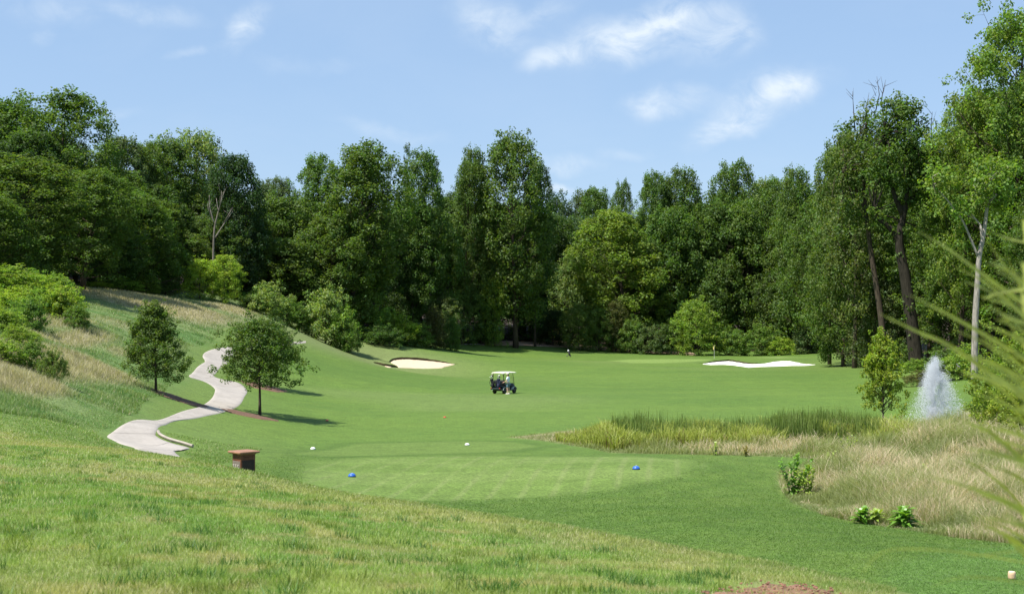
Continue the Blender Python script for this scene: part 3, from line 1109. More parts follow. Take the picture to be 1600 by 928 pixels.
def put_tree(u, vtop, Y, wpx, proto, shade, name, label, cat='tree', group=None, rz=None, bark=None, vbase=None, parts=('trunk', 'crown'), x=None):
    p = PT[proto]
    X = (u - 800) / F * Y if x is None else x
    z0 = gz1(X, Y)
    H = max(.4, 6 - (vtop - 505) / F * Y - z0)
    W_ = wpx * 1.28 / F * Y
    if proto[:3] in ('oak', 'pop') and H / W_ > 1.3 * p['H'] / p['W']:
        proto = min(('poplar1', 'poplar2', 'poplar3'), key=lambda q: abs(math.log(H / W_ * PT[q]['W'] / PT[q]['H'])))
    elif proto == 'thicket' and H / (wpx / F * Y) > 1.35 * p['H'] / p['W']:
        proto = 'thicket2'
    p = PT[proto]
    root = thing(name, label, cat, (X, Y, z0), group=group)
    rz = random.Random(int(u * 7 + vtop * 13 + Y)).uniform(0, 6.28) if rz is None else rz
    sz = H / p['H']
    if 'young' not in proto and proto[:4] not in ('bush', 'suma', 'near', 'coni', 'thic'):
        wpx = wpx * 1.28
    sx = wpx / F * Y / p['W']
    for part, me in zip(parts, (p['t'], p['c'])):
        o = bpy.data.objects.new(part, me)
        C.objects.link(o)
        o.parent = root
        o.rotation_euler = (0, 0, rz)
        o.scale = (sx, sx, sz)
        if part == parts[1]:
            rr = random.Random(int(u * 31 + vtop))
            k = rr.uniform(.92, 1.08)
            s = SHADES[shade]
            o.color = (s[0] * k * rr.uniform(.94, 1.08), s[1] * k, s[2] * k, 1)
    TREES.append(root)
    return root


T = put_tree
WG = 'trees of the surrounding woods'
# left-hand woods, u, top v, distance, width
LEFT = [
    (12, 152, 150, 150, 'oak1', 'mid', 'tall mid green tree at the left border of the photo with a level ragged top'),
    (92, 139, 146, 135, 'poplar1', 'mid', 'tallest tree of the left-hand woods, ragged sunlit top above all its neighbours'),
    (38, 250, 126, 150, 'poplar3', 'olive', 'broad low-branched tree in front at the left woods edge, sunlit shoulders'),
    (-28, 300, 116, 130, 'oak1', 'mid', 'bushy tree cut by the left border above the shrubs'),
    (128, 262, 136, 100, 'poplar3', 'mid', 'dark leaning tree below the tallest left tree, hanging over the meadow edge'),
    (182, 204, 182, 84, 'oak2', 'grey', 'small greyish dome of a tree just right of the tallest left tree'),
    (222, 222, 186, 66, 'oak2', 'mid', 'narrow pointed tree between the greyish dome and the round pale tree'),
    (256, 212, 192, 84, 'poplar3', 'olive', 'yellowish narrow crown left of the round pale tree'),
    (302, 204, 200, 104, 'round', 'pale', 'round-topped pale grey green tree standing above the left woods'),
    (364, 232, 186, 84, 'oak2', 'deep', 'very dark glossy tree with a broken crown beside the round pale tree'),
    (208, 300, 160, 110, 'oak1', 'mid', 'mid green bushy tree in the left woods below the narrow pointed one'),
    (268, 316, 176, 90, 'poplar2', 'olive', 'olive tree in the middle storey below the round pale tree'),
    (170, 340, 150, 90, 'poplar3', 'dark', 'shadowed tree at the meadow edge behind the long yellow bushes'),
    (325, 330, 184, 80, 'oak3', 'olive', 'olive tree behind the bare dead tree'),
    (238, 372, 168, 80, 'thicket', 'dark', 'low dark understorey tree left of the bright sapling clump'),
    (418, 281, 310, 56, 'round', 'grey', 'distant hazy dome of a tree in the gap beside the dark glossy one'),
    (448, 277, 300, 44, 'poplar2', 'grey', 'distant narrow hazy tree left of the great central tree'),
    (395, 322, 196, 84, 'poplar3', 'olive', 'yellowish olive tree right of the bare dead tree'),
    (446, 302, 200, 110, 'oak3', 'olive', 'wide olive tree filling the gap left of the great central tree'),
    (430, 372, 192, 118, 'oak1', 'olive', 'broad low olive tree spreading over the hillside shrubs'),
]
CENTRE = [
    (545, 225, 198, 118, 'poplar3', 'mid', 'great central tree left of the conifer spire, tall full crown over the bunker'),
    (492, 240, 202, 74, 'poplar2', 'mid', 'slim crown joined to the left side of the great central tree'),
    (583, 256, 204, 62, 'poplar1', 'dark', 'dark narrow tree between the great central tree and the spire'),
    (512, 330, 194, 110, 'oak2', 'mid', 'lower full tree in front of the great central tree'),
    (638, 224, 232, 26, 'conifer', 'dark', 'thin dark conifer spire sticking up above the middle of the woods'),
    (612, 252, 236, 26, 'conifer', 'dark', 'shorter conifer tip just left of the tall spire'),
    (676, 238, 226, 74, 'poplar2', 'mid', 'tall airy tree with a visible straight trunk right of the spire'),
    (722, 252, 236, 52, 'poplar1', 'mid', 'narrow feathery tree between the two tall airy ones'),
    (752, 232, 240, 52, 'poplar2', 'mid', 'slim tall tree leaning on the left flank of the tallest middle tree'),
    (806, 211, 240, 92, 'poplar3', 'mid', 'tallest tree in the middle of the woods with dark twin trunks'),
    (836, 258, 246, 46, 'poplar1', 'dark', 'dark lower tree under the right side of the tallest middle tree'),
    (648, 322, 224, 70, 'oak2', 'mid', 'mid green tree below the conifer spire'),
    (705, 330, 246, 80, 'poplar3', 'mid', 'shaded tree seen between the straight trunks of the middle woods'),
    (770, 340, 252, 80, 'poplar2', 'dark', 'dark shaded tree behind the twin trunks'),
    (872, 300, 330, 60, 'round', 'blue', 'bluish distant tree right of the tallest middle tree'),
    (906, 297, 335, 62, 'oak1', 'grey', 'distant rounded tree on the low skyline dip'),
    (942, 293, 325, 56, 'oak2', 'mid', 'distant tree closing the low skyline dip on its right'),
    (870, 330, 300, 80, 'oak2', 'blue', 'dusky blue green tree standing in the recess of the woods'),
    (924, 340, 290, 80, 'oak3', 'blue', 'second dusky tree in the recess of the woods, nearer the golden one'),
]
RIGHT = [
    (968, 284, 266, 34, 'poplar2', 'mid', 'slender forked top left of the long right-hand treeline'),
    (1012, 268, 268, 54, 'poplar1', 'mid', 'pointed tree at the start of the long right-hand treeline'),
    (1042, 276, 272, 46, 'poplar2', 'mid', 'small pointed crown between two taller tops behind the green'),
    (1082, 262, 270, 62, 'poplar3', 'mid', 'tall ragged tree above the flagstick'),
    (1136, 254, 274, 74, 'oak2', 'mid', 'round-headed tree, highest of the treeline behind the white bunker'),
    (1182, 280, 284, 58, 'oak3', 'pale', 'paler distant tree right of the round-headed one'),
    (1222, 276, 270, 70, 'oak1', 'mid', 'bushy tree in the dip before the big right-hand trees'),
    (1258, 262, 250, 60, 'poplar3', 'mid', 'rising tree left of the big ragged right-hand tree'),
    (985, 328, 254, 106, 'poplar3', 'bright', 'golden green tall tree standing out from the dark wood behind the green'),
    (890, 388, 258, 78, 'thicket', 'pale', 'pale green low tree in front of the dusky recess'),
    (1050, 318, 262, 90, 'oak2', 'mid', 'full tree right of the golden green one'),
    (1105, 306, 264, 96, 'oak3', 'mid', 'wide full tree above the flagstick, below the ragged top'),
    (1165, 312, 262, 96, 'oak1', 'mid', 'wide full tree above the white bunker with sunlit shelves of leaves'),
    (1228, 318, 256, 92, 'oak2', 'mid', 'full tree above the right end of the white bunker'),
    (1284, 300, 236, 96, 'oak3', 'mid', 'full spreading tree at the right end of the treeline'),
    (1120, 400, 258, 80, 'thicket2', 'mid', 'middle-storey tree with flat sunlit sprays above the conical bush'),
    (1215, 410, 254, 84, 'thicket', 'dark', 'dark middle-storey tree behind the white bunker'),
    (1296, 222, 186, 62, 'oak3', 'olive', 'ragged olive tree left of the twig-topped tree'),
    (1335, 200, 168, 84, 'oak3', 'olive', 'olive thin-leaved crown at the left of the twig-topped tree'),
    (1318, 330, 176, 96, 'oak2', 'mid', 'low spreading tree behind the golden young tree'),
    (1366, 420, 168, 80, 'thicket', 'grey', 'grey green understorey tree behind the golden young tree'),
    (1452, 300, 168, 100, 'oak1', 'mid', 'full tree behind the dark forked trunk'),
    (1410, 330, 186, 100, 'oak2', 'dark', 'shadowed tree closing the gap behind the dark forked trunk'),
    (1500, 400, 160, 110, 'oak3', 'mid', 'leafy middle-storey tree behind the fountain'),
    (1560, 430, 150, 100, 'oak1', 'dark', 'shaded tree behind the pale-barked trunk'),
]
NEAR = [
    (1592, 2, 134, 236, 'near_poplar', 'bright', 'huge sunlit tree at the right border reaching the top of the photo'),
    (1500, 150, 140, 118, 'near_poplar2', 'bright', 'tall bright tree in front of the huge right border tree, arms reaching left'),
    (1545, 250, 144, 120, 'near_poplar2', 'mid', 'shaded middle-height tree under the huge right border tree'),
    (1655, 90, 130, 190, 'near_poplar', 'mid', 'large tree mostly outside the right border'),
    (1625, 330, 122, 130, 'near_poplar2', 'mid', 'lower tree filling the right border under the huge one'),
]
for grp in (LEFT, CENTRE, RIGHT, NEAR):
    for (u, vt, Y, w, pr, sh, lab) in grp:
        nm = 'conifer' if pr == 'conifer' else ('understorey_tree' if 'thicket' in pr else 'broadleaf_tree')
        T(u, vt, Y, w, pr, sh, nm, lab, group=WG)

# deep rows behind the front trees, hidden but for scraps: they close the wood
rr = random.Random(5)
FILLG = 'shadowed trees deep inside the woods'
SKY = [(-200, 190), (0, 190), (100, 185), (160, 250), (330, 260), (390, 315), (460, 320), (490, 280), (590, 300), (640, 300), (700, 290), (850, 300), (880, 330), (960, 320), (1020, 300), (1140, 290), (1260, 300), (1310, 250), (1400, 200), (1500, 200), (1560, 120), (1700, 80)]
FRONT = [(-200, 118), (60, 135), (130, 150), (300, 185), (420, 200), (560, 208), (660, 232), (760, 254), (850, 262), (1100, 268), (1280, 256), (1345, 205), (1420, 175), (1500, 150), (1700, 130)]


def interp(tab, u):
    return float(np.interp(u, [q[0] for q in tab], [q[1] for q in tab]))


k = 0
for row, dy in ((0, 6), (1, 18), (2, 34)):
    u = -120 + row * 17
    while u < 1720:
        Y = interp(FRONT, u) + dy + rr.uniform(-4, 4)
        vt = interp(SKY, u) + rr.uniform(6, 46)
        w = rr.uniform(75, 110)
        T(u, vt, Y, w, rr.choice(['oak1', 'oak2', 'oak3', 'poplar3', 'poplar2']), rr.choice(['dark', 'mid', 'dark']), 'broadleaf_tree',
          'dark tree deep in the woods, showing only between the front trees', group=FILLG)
        u += rr.uniform(46, 66)
        k += 1


def custom_tree(name, label, Y, trunks, blobs, shade, seed, leaf=.34, dens=55, crad=1.0, bark='bark', group=WG, twigs=(), ivy=0):
    r = np.random.default_rng(seed)
    u0, v0 = trunks[0][0][0][:2]
    root_p = Vector(((u0 - 800) / F * Y, Y, 0))
    root_p.z = gz1(root_p.x, Y)
    root = thing(name, label, 'tree', root_p, group=group)
    tb = MB()

    def loc(u, v, dy=0.0):
        return np.array(((u - 800) / F * Y, Y + dy, 6 - (v - 505) / F * Y)) - np.array(root_p)
    for i, (pts, r0, r1) in enumerate(trunks):
        P = [loc(*q) for q in pts]
        if i == 0:
            P[0] = np.array((0, 0, -.5))
        cc = catmull(P, 4)
        tb.tube(cc, list(np.linspace(r0, r1, len(cc))), 9)
    ends = [loc(*t[0][-1]) for t in trunks]
    clumps = []
    for (u, v, ru, rv, n) in blobs:
        for _ in range(n):
            d = r.normal(size=3)
            d /= np.linalg.norm(d)
            s = r.random() ** .45
            c = loc(u, v) + d * s * np.array((ru / F * Y, ru / F * Y, rv / F * Y))
            clumps.append((c, crad * r.uniform(.6, 1.2)))
            if r.random() < .45:
                e = ends[int(np.argmin([np.linalg.norm(c - q) for q in ends]))]
                mid = (e + c) / 2 + r.normal(size=3) * .4
                tb.tube([e, mid, c], [.10, .06, .02], 4, caps=False)
    for _ in range(ivy):
        tr_ = trunks[int(r.integers(0, len(trunks)))]
        pp = catmull([loc(*q) for q in tr_[0]], 4)
        c = pp[int(r.integers(1, len(pp)))]
        clumps.append((c + r.normal(size=3) * .35, r.uniform(.35, .75)))
    for (u, v, du, dv) in twigs:
        a, b = loc(u, v), loc(u + du, v + dv)
        tb.tube([a, (a + b) / 2 + r.normal(size=3) * .25, b], [.08, .05, .015], 4)
        for _ in range(4):
            s = a + (b - a) * r.uniform(.25, .9)
            e = s + np.array((r.normal() * .7, r.normal() * .7, r.uniform(.4, 1.6)))
            tb.tube([s, e], [.035, .01], 3)
    tb.build('trunk', M[bark], root, True)
    if clumps:
        o = link('crown', crown_mesh('crown', clumps, leaf, dens, r), None, root)
        o.color = (*SHADES[shade], 1)
    return root


custom_tree('broadleaf_tree', 'twig-topped tree with a slim pale trunk behind the golden young tree', 148,
            [([(1386, 560), (1376, 490), (1362, 400), (1352, 320), (1350, 250), (1356, 190)], .42, .08), ([(1354, 335), (1335, 290), (1318, 262)], .16, .05), ([(1352, 300), (1372, 240), (1376, 200)], .16, .05)],
            [(1345, 235, 44, 52, 44), (1318, 262, 36, 44, 30), (1362, 190, 34, 30, 16), (1330, 330, 40, 50, 30)], 'olive', 401,
            twigs=[(1336, 205, -4, -62), (1352, 190, 6, -45), (1368, 175, 2, -55), (1376, 165, 8, -40), (1344, 215, -12, -40)])
custom_tree('broadleaf_tree', 'thick dark forked trunk with a broad leafy head, right of the twig-topped tree', 142,
            [([(1434, 582), (1424, 500), (1414, 430), (1405, 380), (1412, 335), (1420, 290), (1428, 230)], .82, .12), ([(1408, 385), (1392, 358), (1376, 345), (1366, 330)], .40, .16), ([(1412, 338), (1396, 300), (1386, 250), (1384, 205)], .34, .08), ([(1418, 320), (1440, 285), (1456, 240)], .28, .07)],
            [(1398, 205, 46, 52, 34), (1432, 215, 34, 50, 24), (1376, 262, 42, 42, 34), (1440, 285, 34, 42, 34), (1410, 170, 36, 32, 24), (1470, 330, 26, 50, 22), (1405, 235, 60, 60, 60)], 'mid', 402, twigs=[(1455, 215, 2, -40)], bark='bark_dark', ivy=90)
custom_tree('pale_barked_tree', 'pale grey barked tree forking into a dead left arm, standing behind the fountain', 112,
            [([(1522, 556), (1524, 500), (1527, 450), (1530, 402), (1536, 372), (1540, 345), (1543, 318)], .30, .13), ([(1530, 405), (1516, 372), (1504, 345), (1482, 315), (1458, 290)], .12, .04), ([(1535, 378), (1532, 352)], .12, .10)],
            [(1550, 290, 44, 40, 40), (1468, 285, 26, 22, 12), (1500, 320, 20, 20, 6)], 'bright', 403, bark='bark_pale')
custom_tree('dead_tree', 'bare dead tree with pale forking branches in front of the left woods', 168,
            [([(333, 400), (334, 370), (340, 335), (350, 300)], .15, .03), ([(336, 372), (350, 350), (364, 330)], .10, .03), ([(335, 350), (328, 325), (327, 305)], .09, .03), ([(341, 330), (338, 310)], .07, .03)],
            [], 'mid', 404, bark='bark_dead', twigs=[(350, 348, 14, -24), (342, 330, 4, -32), (330, 340, -6, -22)])

# young planted trees near the path and pond
YG = 'young trees planted on mulch beside the path'
T(244, 470, 70.5, 84, 'young_cone', 'mid', 'young_tree', 'young conical dark green tree on the meadow left of the path', group=YG, rz=.4)
T(406, 489, 76, 122, 'young_round', 'mid', 'young_tree', 'young round-crowned tree on the right of the path with a long shadow', group=YG, rz=1.2)
T(424, 496, 101, 76, 'young_round', 'dark', 'young_tree', 'young tree half hidden behind the round-crowned one', group=YG, rz=2.9)
T(1381, 514, 80, 60, 'young_gold', 'gold', 'young_tree', 'young golden green tree by the cattails left of the fountain', group='young tree at the pond', rz=.2)

# ------------------------------------------------------------------ shrubs
SG = 'shrubs along the foot of the woods'
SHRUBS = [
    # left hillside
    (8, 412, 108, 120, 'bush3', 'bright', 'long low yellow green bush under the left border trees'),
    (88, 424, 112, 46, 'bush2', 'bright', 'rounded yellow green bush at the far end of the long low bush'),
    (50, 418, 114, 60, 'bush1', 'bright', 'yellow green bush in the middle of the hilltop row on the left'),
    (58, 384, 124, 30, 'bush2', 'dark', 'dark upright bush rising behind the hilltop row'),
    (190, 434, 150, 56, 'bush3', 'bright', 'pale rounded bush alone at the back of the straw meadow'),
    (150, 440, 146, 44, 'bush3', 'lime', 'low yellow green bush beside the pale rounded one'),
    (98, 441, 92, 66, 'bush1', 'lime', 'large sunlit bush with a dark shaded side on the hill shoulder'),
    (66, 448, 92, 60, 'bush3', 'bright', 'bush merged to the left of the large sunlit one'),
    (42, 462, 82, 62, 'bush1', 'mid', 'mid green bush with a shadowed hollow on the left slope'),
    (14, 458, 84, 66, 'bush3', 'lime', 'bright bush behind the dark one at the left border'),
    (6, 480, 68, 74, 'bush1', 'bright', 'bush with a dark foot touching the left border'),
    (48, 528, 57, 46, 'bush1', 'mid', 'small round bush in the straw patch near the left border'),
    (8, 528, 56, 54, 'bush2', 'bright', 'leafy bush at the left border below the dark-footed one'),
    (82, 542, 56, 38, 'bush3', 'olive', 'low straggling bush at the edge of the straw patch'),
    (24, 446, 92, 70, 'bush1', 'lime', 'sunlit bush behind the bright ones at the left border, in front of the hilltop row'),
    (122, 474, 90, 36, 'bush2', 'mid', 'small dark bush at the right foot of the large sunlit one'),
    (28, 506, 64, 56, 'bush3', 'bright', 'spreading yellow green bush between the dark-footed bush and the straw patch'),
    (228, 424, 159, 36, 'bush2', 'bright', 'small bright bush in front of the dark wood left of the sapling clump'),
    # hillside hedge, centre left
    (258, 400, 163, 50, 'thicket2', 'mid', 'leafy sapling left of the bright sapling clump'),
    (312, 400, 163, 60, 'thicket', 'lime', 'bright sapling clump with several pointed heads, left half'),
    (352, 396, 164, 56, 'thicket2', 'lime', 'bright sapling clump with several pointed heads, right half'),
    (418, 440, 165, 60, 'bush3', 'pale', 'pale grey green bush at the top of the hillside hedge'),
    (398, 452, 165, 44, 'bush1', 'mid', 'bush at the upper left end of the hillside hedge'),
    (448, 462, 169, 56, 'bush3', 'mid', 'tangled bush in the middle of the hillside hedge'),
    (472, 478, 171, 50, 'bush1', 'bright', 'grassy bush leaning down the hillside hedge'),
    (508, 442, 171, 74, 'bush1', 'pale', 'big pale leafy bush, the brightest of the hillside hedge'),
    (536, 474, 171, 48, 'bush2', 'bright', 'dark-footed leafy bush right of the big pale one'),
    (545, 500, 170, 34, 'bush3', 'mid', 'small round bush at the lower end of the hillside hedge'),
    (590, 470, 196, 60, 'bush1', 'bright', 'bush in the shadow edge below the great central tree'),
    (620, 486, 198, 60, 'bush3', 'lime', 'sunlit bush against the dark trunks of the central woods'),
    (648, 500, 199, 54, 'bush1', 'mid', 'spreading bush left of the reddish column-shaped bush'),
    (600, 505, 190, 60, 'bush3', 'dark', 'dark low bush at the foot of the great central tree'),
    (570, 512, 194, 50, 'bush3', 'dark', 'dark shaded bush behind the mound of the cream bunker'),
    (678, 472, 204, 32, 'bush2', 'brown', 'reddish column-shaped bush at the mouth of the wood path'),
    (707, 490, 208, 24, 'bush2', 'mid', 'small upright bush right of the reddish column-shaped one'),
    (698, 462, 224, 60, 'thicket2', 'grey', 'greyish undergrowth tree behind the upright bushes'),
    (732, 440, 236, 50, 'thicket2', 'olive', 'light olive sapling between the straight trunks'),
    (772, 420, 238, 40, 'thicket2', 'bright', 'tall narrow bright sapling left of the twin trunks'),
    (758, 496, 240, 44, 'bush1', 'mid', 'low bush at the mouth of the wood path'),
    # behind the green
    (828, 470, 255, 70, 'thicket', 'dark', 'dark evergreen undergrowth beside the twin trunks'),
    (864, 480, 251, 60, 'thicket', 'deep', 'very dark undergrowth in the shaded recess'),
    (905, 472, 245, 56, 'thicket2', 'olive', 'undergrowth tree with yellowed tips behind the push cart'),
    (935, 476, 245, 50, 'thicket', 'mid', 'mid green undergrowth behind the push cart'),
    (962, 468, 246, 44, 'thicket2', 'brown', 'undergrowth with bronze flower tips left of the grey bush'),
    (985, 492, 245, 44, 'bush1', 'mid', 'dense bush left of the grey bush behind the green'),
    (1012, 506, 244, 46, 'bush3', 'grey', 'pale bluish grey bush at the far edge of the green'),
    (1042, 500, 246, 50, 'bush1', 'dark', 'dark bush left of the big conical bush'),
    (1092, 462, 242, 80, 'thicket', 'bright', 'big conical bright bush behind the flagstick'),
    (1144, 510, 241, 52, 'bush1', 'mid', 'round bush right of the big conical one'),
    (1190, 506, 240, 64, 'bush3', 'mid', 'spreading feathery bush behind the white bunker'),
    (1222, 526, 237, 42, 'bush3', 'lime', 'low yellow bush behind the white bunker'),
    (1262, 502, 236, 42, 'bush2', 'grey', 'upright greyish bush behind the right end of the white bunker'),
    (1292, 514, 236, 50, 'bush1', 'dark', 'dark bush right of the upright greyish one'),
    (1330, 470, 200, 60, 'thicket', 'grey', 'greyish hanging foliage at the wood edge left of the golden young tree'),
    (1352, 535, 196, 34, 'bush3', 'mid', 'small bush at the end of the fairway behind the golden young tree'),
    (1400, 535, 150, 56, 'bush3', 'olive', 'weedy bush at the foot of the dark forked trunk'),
    (1432, 560, 138, 40, 'bush3', 'bright', 'weedy bush left of the fountain top'),
    (1478, 540, 128, 60, 'bush1', 'mid', 'bush behind the fountain top'),
    (1512, 536, 116, 60, 'bush3', 'bright', 'leafy bush at the foot of the pale-barked trunk'),
    (1470, 566, 118, 54, 'bush3', 'olive', 'weedy bush behind the fountain spray'),
    (1440, 578, 112, 44, 'bush3', 'brown', 'brownish weedy bush behind the left of the fountain spray'),
]
for (u, vt, Y, w, pr, sh, lab) in SHRUBS:
    t = T(u, vt, Y, w, pr, sh, 'understorey_tree' if 'thicket' in pr else 'shrub', lab, 'shrub', SG, parts=('stems', 'foliage'))
    for o in t.children:
        if sh not in ('deep', 'brown'):
            o.color = (o.color[0] * 1.25, o.color[1] * 1.25, o.color[2] * 1.25, 1)
NS = 'sumac shrubs on the right bank'
for (u, vt, Y, w, pr, sh, lab) in [
        (1590, 505, 62, 120, 'sumac', 'lime', 'bright sunlit shrub at the right border above the dry grass'),
        (1566, 545, 66, 90, 'sumac', 'bright', 'shrub right of the fountain, in front of the pale-barked trunk'),
        (1600, 590, 54, 110, 'sumac', 'lime', 'low sunlit shrub behind the long grass blades at the right border'),
        (1660, 480, 60, 130, 'sumac', 'bright', 'tall shrub outside the right border')]:
    T(u, vt, Y, w, pr, sh, 'shrub', lab, 'shrub', NS, parts=('stems', 'foliage'))

# ------------------------------------------------------------------ grass (stuff)
def blades(name, x, y, h, w, col, seed, lean=.45, label=None, curve=.3, z=None, tip=1.25, segs=1):
    r = np.random.default_rng(seed)
    n = len(x)
    z = ground_z(x, y) if z is None else z
    az = r.uniform(0, 2 * math.pi, n)
    ax, ay = np.cos(az), np.sin(az)
    la = r.uniform(0, 2 * math.pi, n)
    lm = np.abs(r.normal(0, lean, n)) * h
    tx, ty = np.cos(la) * lm, np.sin(la) * lm
    w = np.broadcast_to(w, (n,))
    b0 = np.stack([x - ax * w / 2, y - ay * w / 2, z - .01], -1)
    b1 = np.stack([x + ax * w / 2, y + ay * w / 2, z - .01], -1)
    c0 = col * r.uniform(.75, 1.15, (n, 1))
    if segs == 1:
        tp = np.stack([x + tx, y + ty, z + h], -1)
        V = np.stack([b0, b1, tp], 1).reshape(-1, 3)
        Fc = np.arange(3 * n).reshape(n, 3)
        cc = np.stack([c0 * .9, c0 * .9, c0 * tip], 1).reshape(-1, 3)
    else:
        mx, my = x + tx * curve, y + ty * curve
        m0 = np.stack([mx - ax * w * .4, my - ay * w * .4, z + h * .6], -1)
        m1 = np.stack([mx + ax * w * .4, my + ay * w * .4, z + h * .6], -1)
        t0 = np.stack([x + tx - ax * w * .1, y + ty - ay * w * .1, z + h], -1)
        t1 = np.stack([x + tx + ax * w * .1, y + ty + ay * w * .1, z + h], -1)
        V = np.stack([b0, b1, m1, m0, t1, t0], 1).reshape(-1, 3)
        k = np.arange(n)[:, None] * 6
        Fc = np.concatenate([k + np.array((0, 1, 2, 3)), k + np.array((3, 2, 4, 5))])
        cc = np.stack([c0 * .85, c0 * .85, c0, c0, c0 * tip, c0 * tip], 1).reshape(-1, 3)
    o = link(name, np_mesh(name, V, Fc, np.clip(cc, 0, 1)), M['blade'])
    return tag(o, label, kind='stuff')


def scatter(n, y0, y1, x0, x1, r, p=1.0):
    """points spread evenly in x/(y) and log distance: thinner with distance"""
    y = np.exp(r.uniform(math.log(y0), math.log(y1), n))
    x = r.uniform(x0, x1, n) * y
    return x, y


r = np.random.default_rng(100)
# rough grass of the near hillside
x, y = scatter(600000, 6.2, 52, -.50, .30, r)
s = edge_s(x, y)
k = (s < .9) | ((x < -7) & (y > 24) & (poly_sd(x, y, MEADOW) > -.6) & (poly_sd(x, y, [tuple(q) for q in np.concatenate([A_, B_[::-1]])]) > .25) & (x < -9 - (y - 30) * .05))
dirt = poly_sd(x, y, hits([(1080, 935), (1130, 917), (1165, 911), (1200, 906), (1240, 912), (1275, 917), (1310, 926), (1320, 940), (1200, 960)]))
k &= (dirt > 0) | (r.random(len(x)) < .16)
x, y = x[k], y[k]
gcol, _ = ground_col(x, y)
tw = fbm(x, y, .35, 2, 41)
patch = fbm(x, y, 1.3, 3, 43)
h = (.014 + .030 * patch * r.uniform(.3, 1.3, len(x)) + .016 * tw) * (1 + .010 * y)
straw_ = (r.random(len(x)) < .11 + .22 * sstep(.5, .7, fbm(x, y, .6, 3, 47)))
gcol = np.where(straw_[:, None], np.array((.40, .38, .20)), gcol * np.array((1.52, 1.52, 1.3)) * (.80 + .45 * tw)[:, None])
blades('rough_grass', x, y, h, np.clip(.0060 * y / 9, .006, .026), gcol, 1, .75, 'rough uneven grass with straw patches on the near hillside')
# short mown rough round the tees: fine blades
x, y = scatter(420000, 17, 58, -.30, .46, r)
k = (r.random(len(x)) < sstep(54, 36, y)) & (edge_s(x, y) > .9) & (poly_sd(x, y, TEE_B) > 0) & (x > -9) & (poly_sd(x, y, TALL) > -.3) & (poly_sd(x, y, TEE) > -.2)
x, y = x[k], y[k]
gcol, _ = ground_col(x, y)
gcol = gcol * np.array((1.38, 1.45, 1.3)) * (1.0 + .45 * (r.random(len(x))[:, None] - .5))
blades('mown_rough', x, y, .018 + .016 * r.random(len(x)), .0011 * y * .6, gcol, 9, .9, 'short mown rough round the tees')
# weedy clumps
x, y = scatter(240, 7.5, 26, -.42, .2, r)
k = edge_s(x, y) < -.3
x, y = x[k], y[k]
n = 46
xx = np.repeat(x, n) + r.normal(0, .07, len(x) * n)
yy = np.repeat(y, n) + r.normal(0, .07, len(x) * n)
lush = np.repeat(r.random(len(x)), n)[:, None]
cc = np.where(lush < .6, np.array((.080, .170, .026)), np.array((.180, .235, .040)))
blades('weed_tufts', xx, yy, .05 + .07 * r.random(len(xx)), .011, cc, 2, .7, 'darker lush tufts in the near hillside grass')

# meadow on the left
r = np.random.default_rng(101)
x, y = scatter(520000, 40, 185, -.46, -.10, r)
gcol, mk = ground_col(x, y)
k = (mk['meadow'] > .4) & (poly_sd(x, y, FOREST) > -2)
x, y, gcol, st = x[k], y[k], gcol[k], mk['straw'][k]
h = (.04 + .20 * st + .16 * sstep(.35, .75, fbm(x, y, 2.2, 3, 51))) * r.uniform(.5, 1.3, len(x))
pale = r.random(len(x)) < (.06 + .2 * st)
gcol = np.where(pale[:, None], np.array((.46, .40, .27)), gcol * 1.3)
blades('meadow_grass', x, y, h, .00042 * y, gcol, 3, .7, 'coarse unmown grass with straw patches on the left slope')

# tall dry grass on the right and round the pond
r = np.random.default_rng(102)
x, y = scatter(560000, 26, 86, -.01, .52, r)
sd = poly_sd(x, y, TALL)
dp = np.hypot((x - POND_C[0]), (y - POND_C[1]) * 0.8)
k = (sd < .25) & (dp > POND_R * .72) & ((y < 60) | (x > 17) | (r.random(len(x)) < .35))
x, y, sd = x[k], y[k], sd[k]
gcol, _ = ground_col(x, y)
n1 = fbm(x, y, 2.2, 4, 61)
n2 = fbm(x, y, .8, 3, 63)
behind = sstep(54, 62, y) * sstep(17, 12, x)
h = (.16 + .85 * sstep(.2, .8, n1)) * (.6 + .7 * n2) * r.uniform(.4, 1.3, len(x)) * sstep(.4, -2.2, sd).clip(.35, 1) * (1 - .45 * behind)
h = np.where((y > 50) & (x < 14), h * .65, h)
green = (r.random(len(x)) < .34 + .6 * sstep(.44, .58, fbm(x, y, 1.7, 3, 67)) + .25 * sstep(-1.6, -.1, sd) + .3 * behind)
straw = np.array((.59, .475, .345)) * (.7 + .6 * n2)[:, None]
grn = np.stack([.19 + .09 * n1, .235 + .07 * n1, .075 + .03 * n2], -1)
cc = np.where(green[:, None], grn, straw)
blades('tall_dry_grass', x, y, h, .00030 * y, cc, 4, .75, 'tall tan and green grass on the bank before the pond', segs=2, tip=1.15)

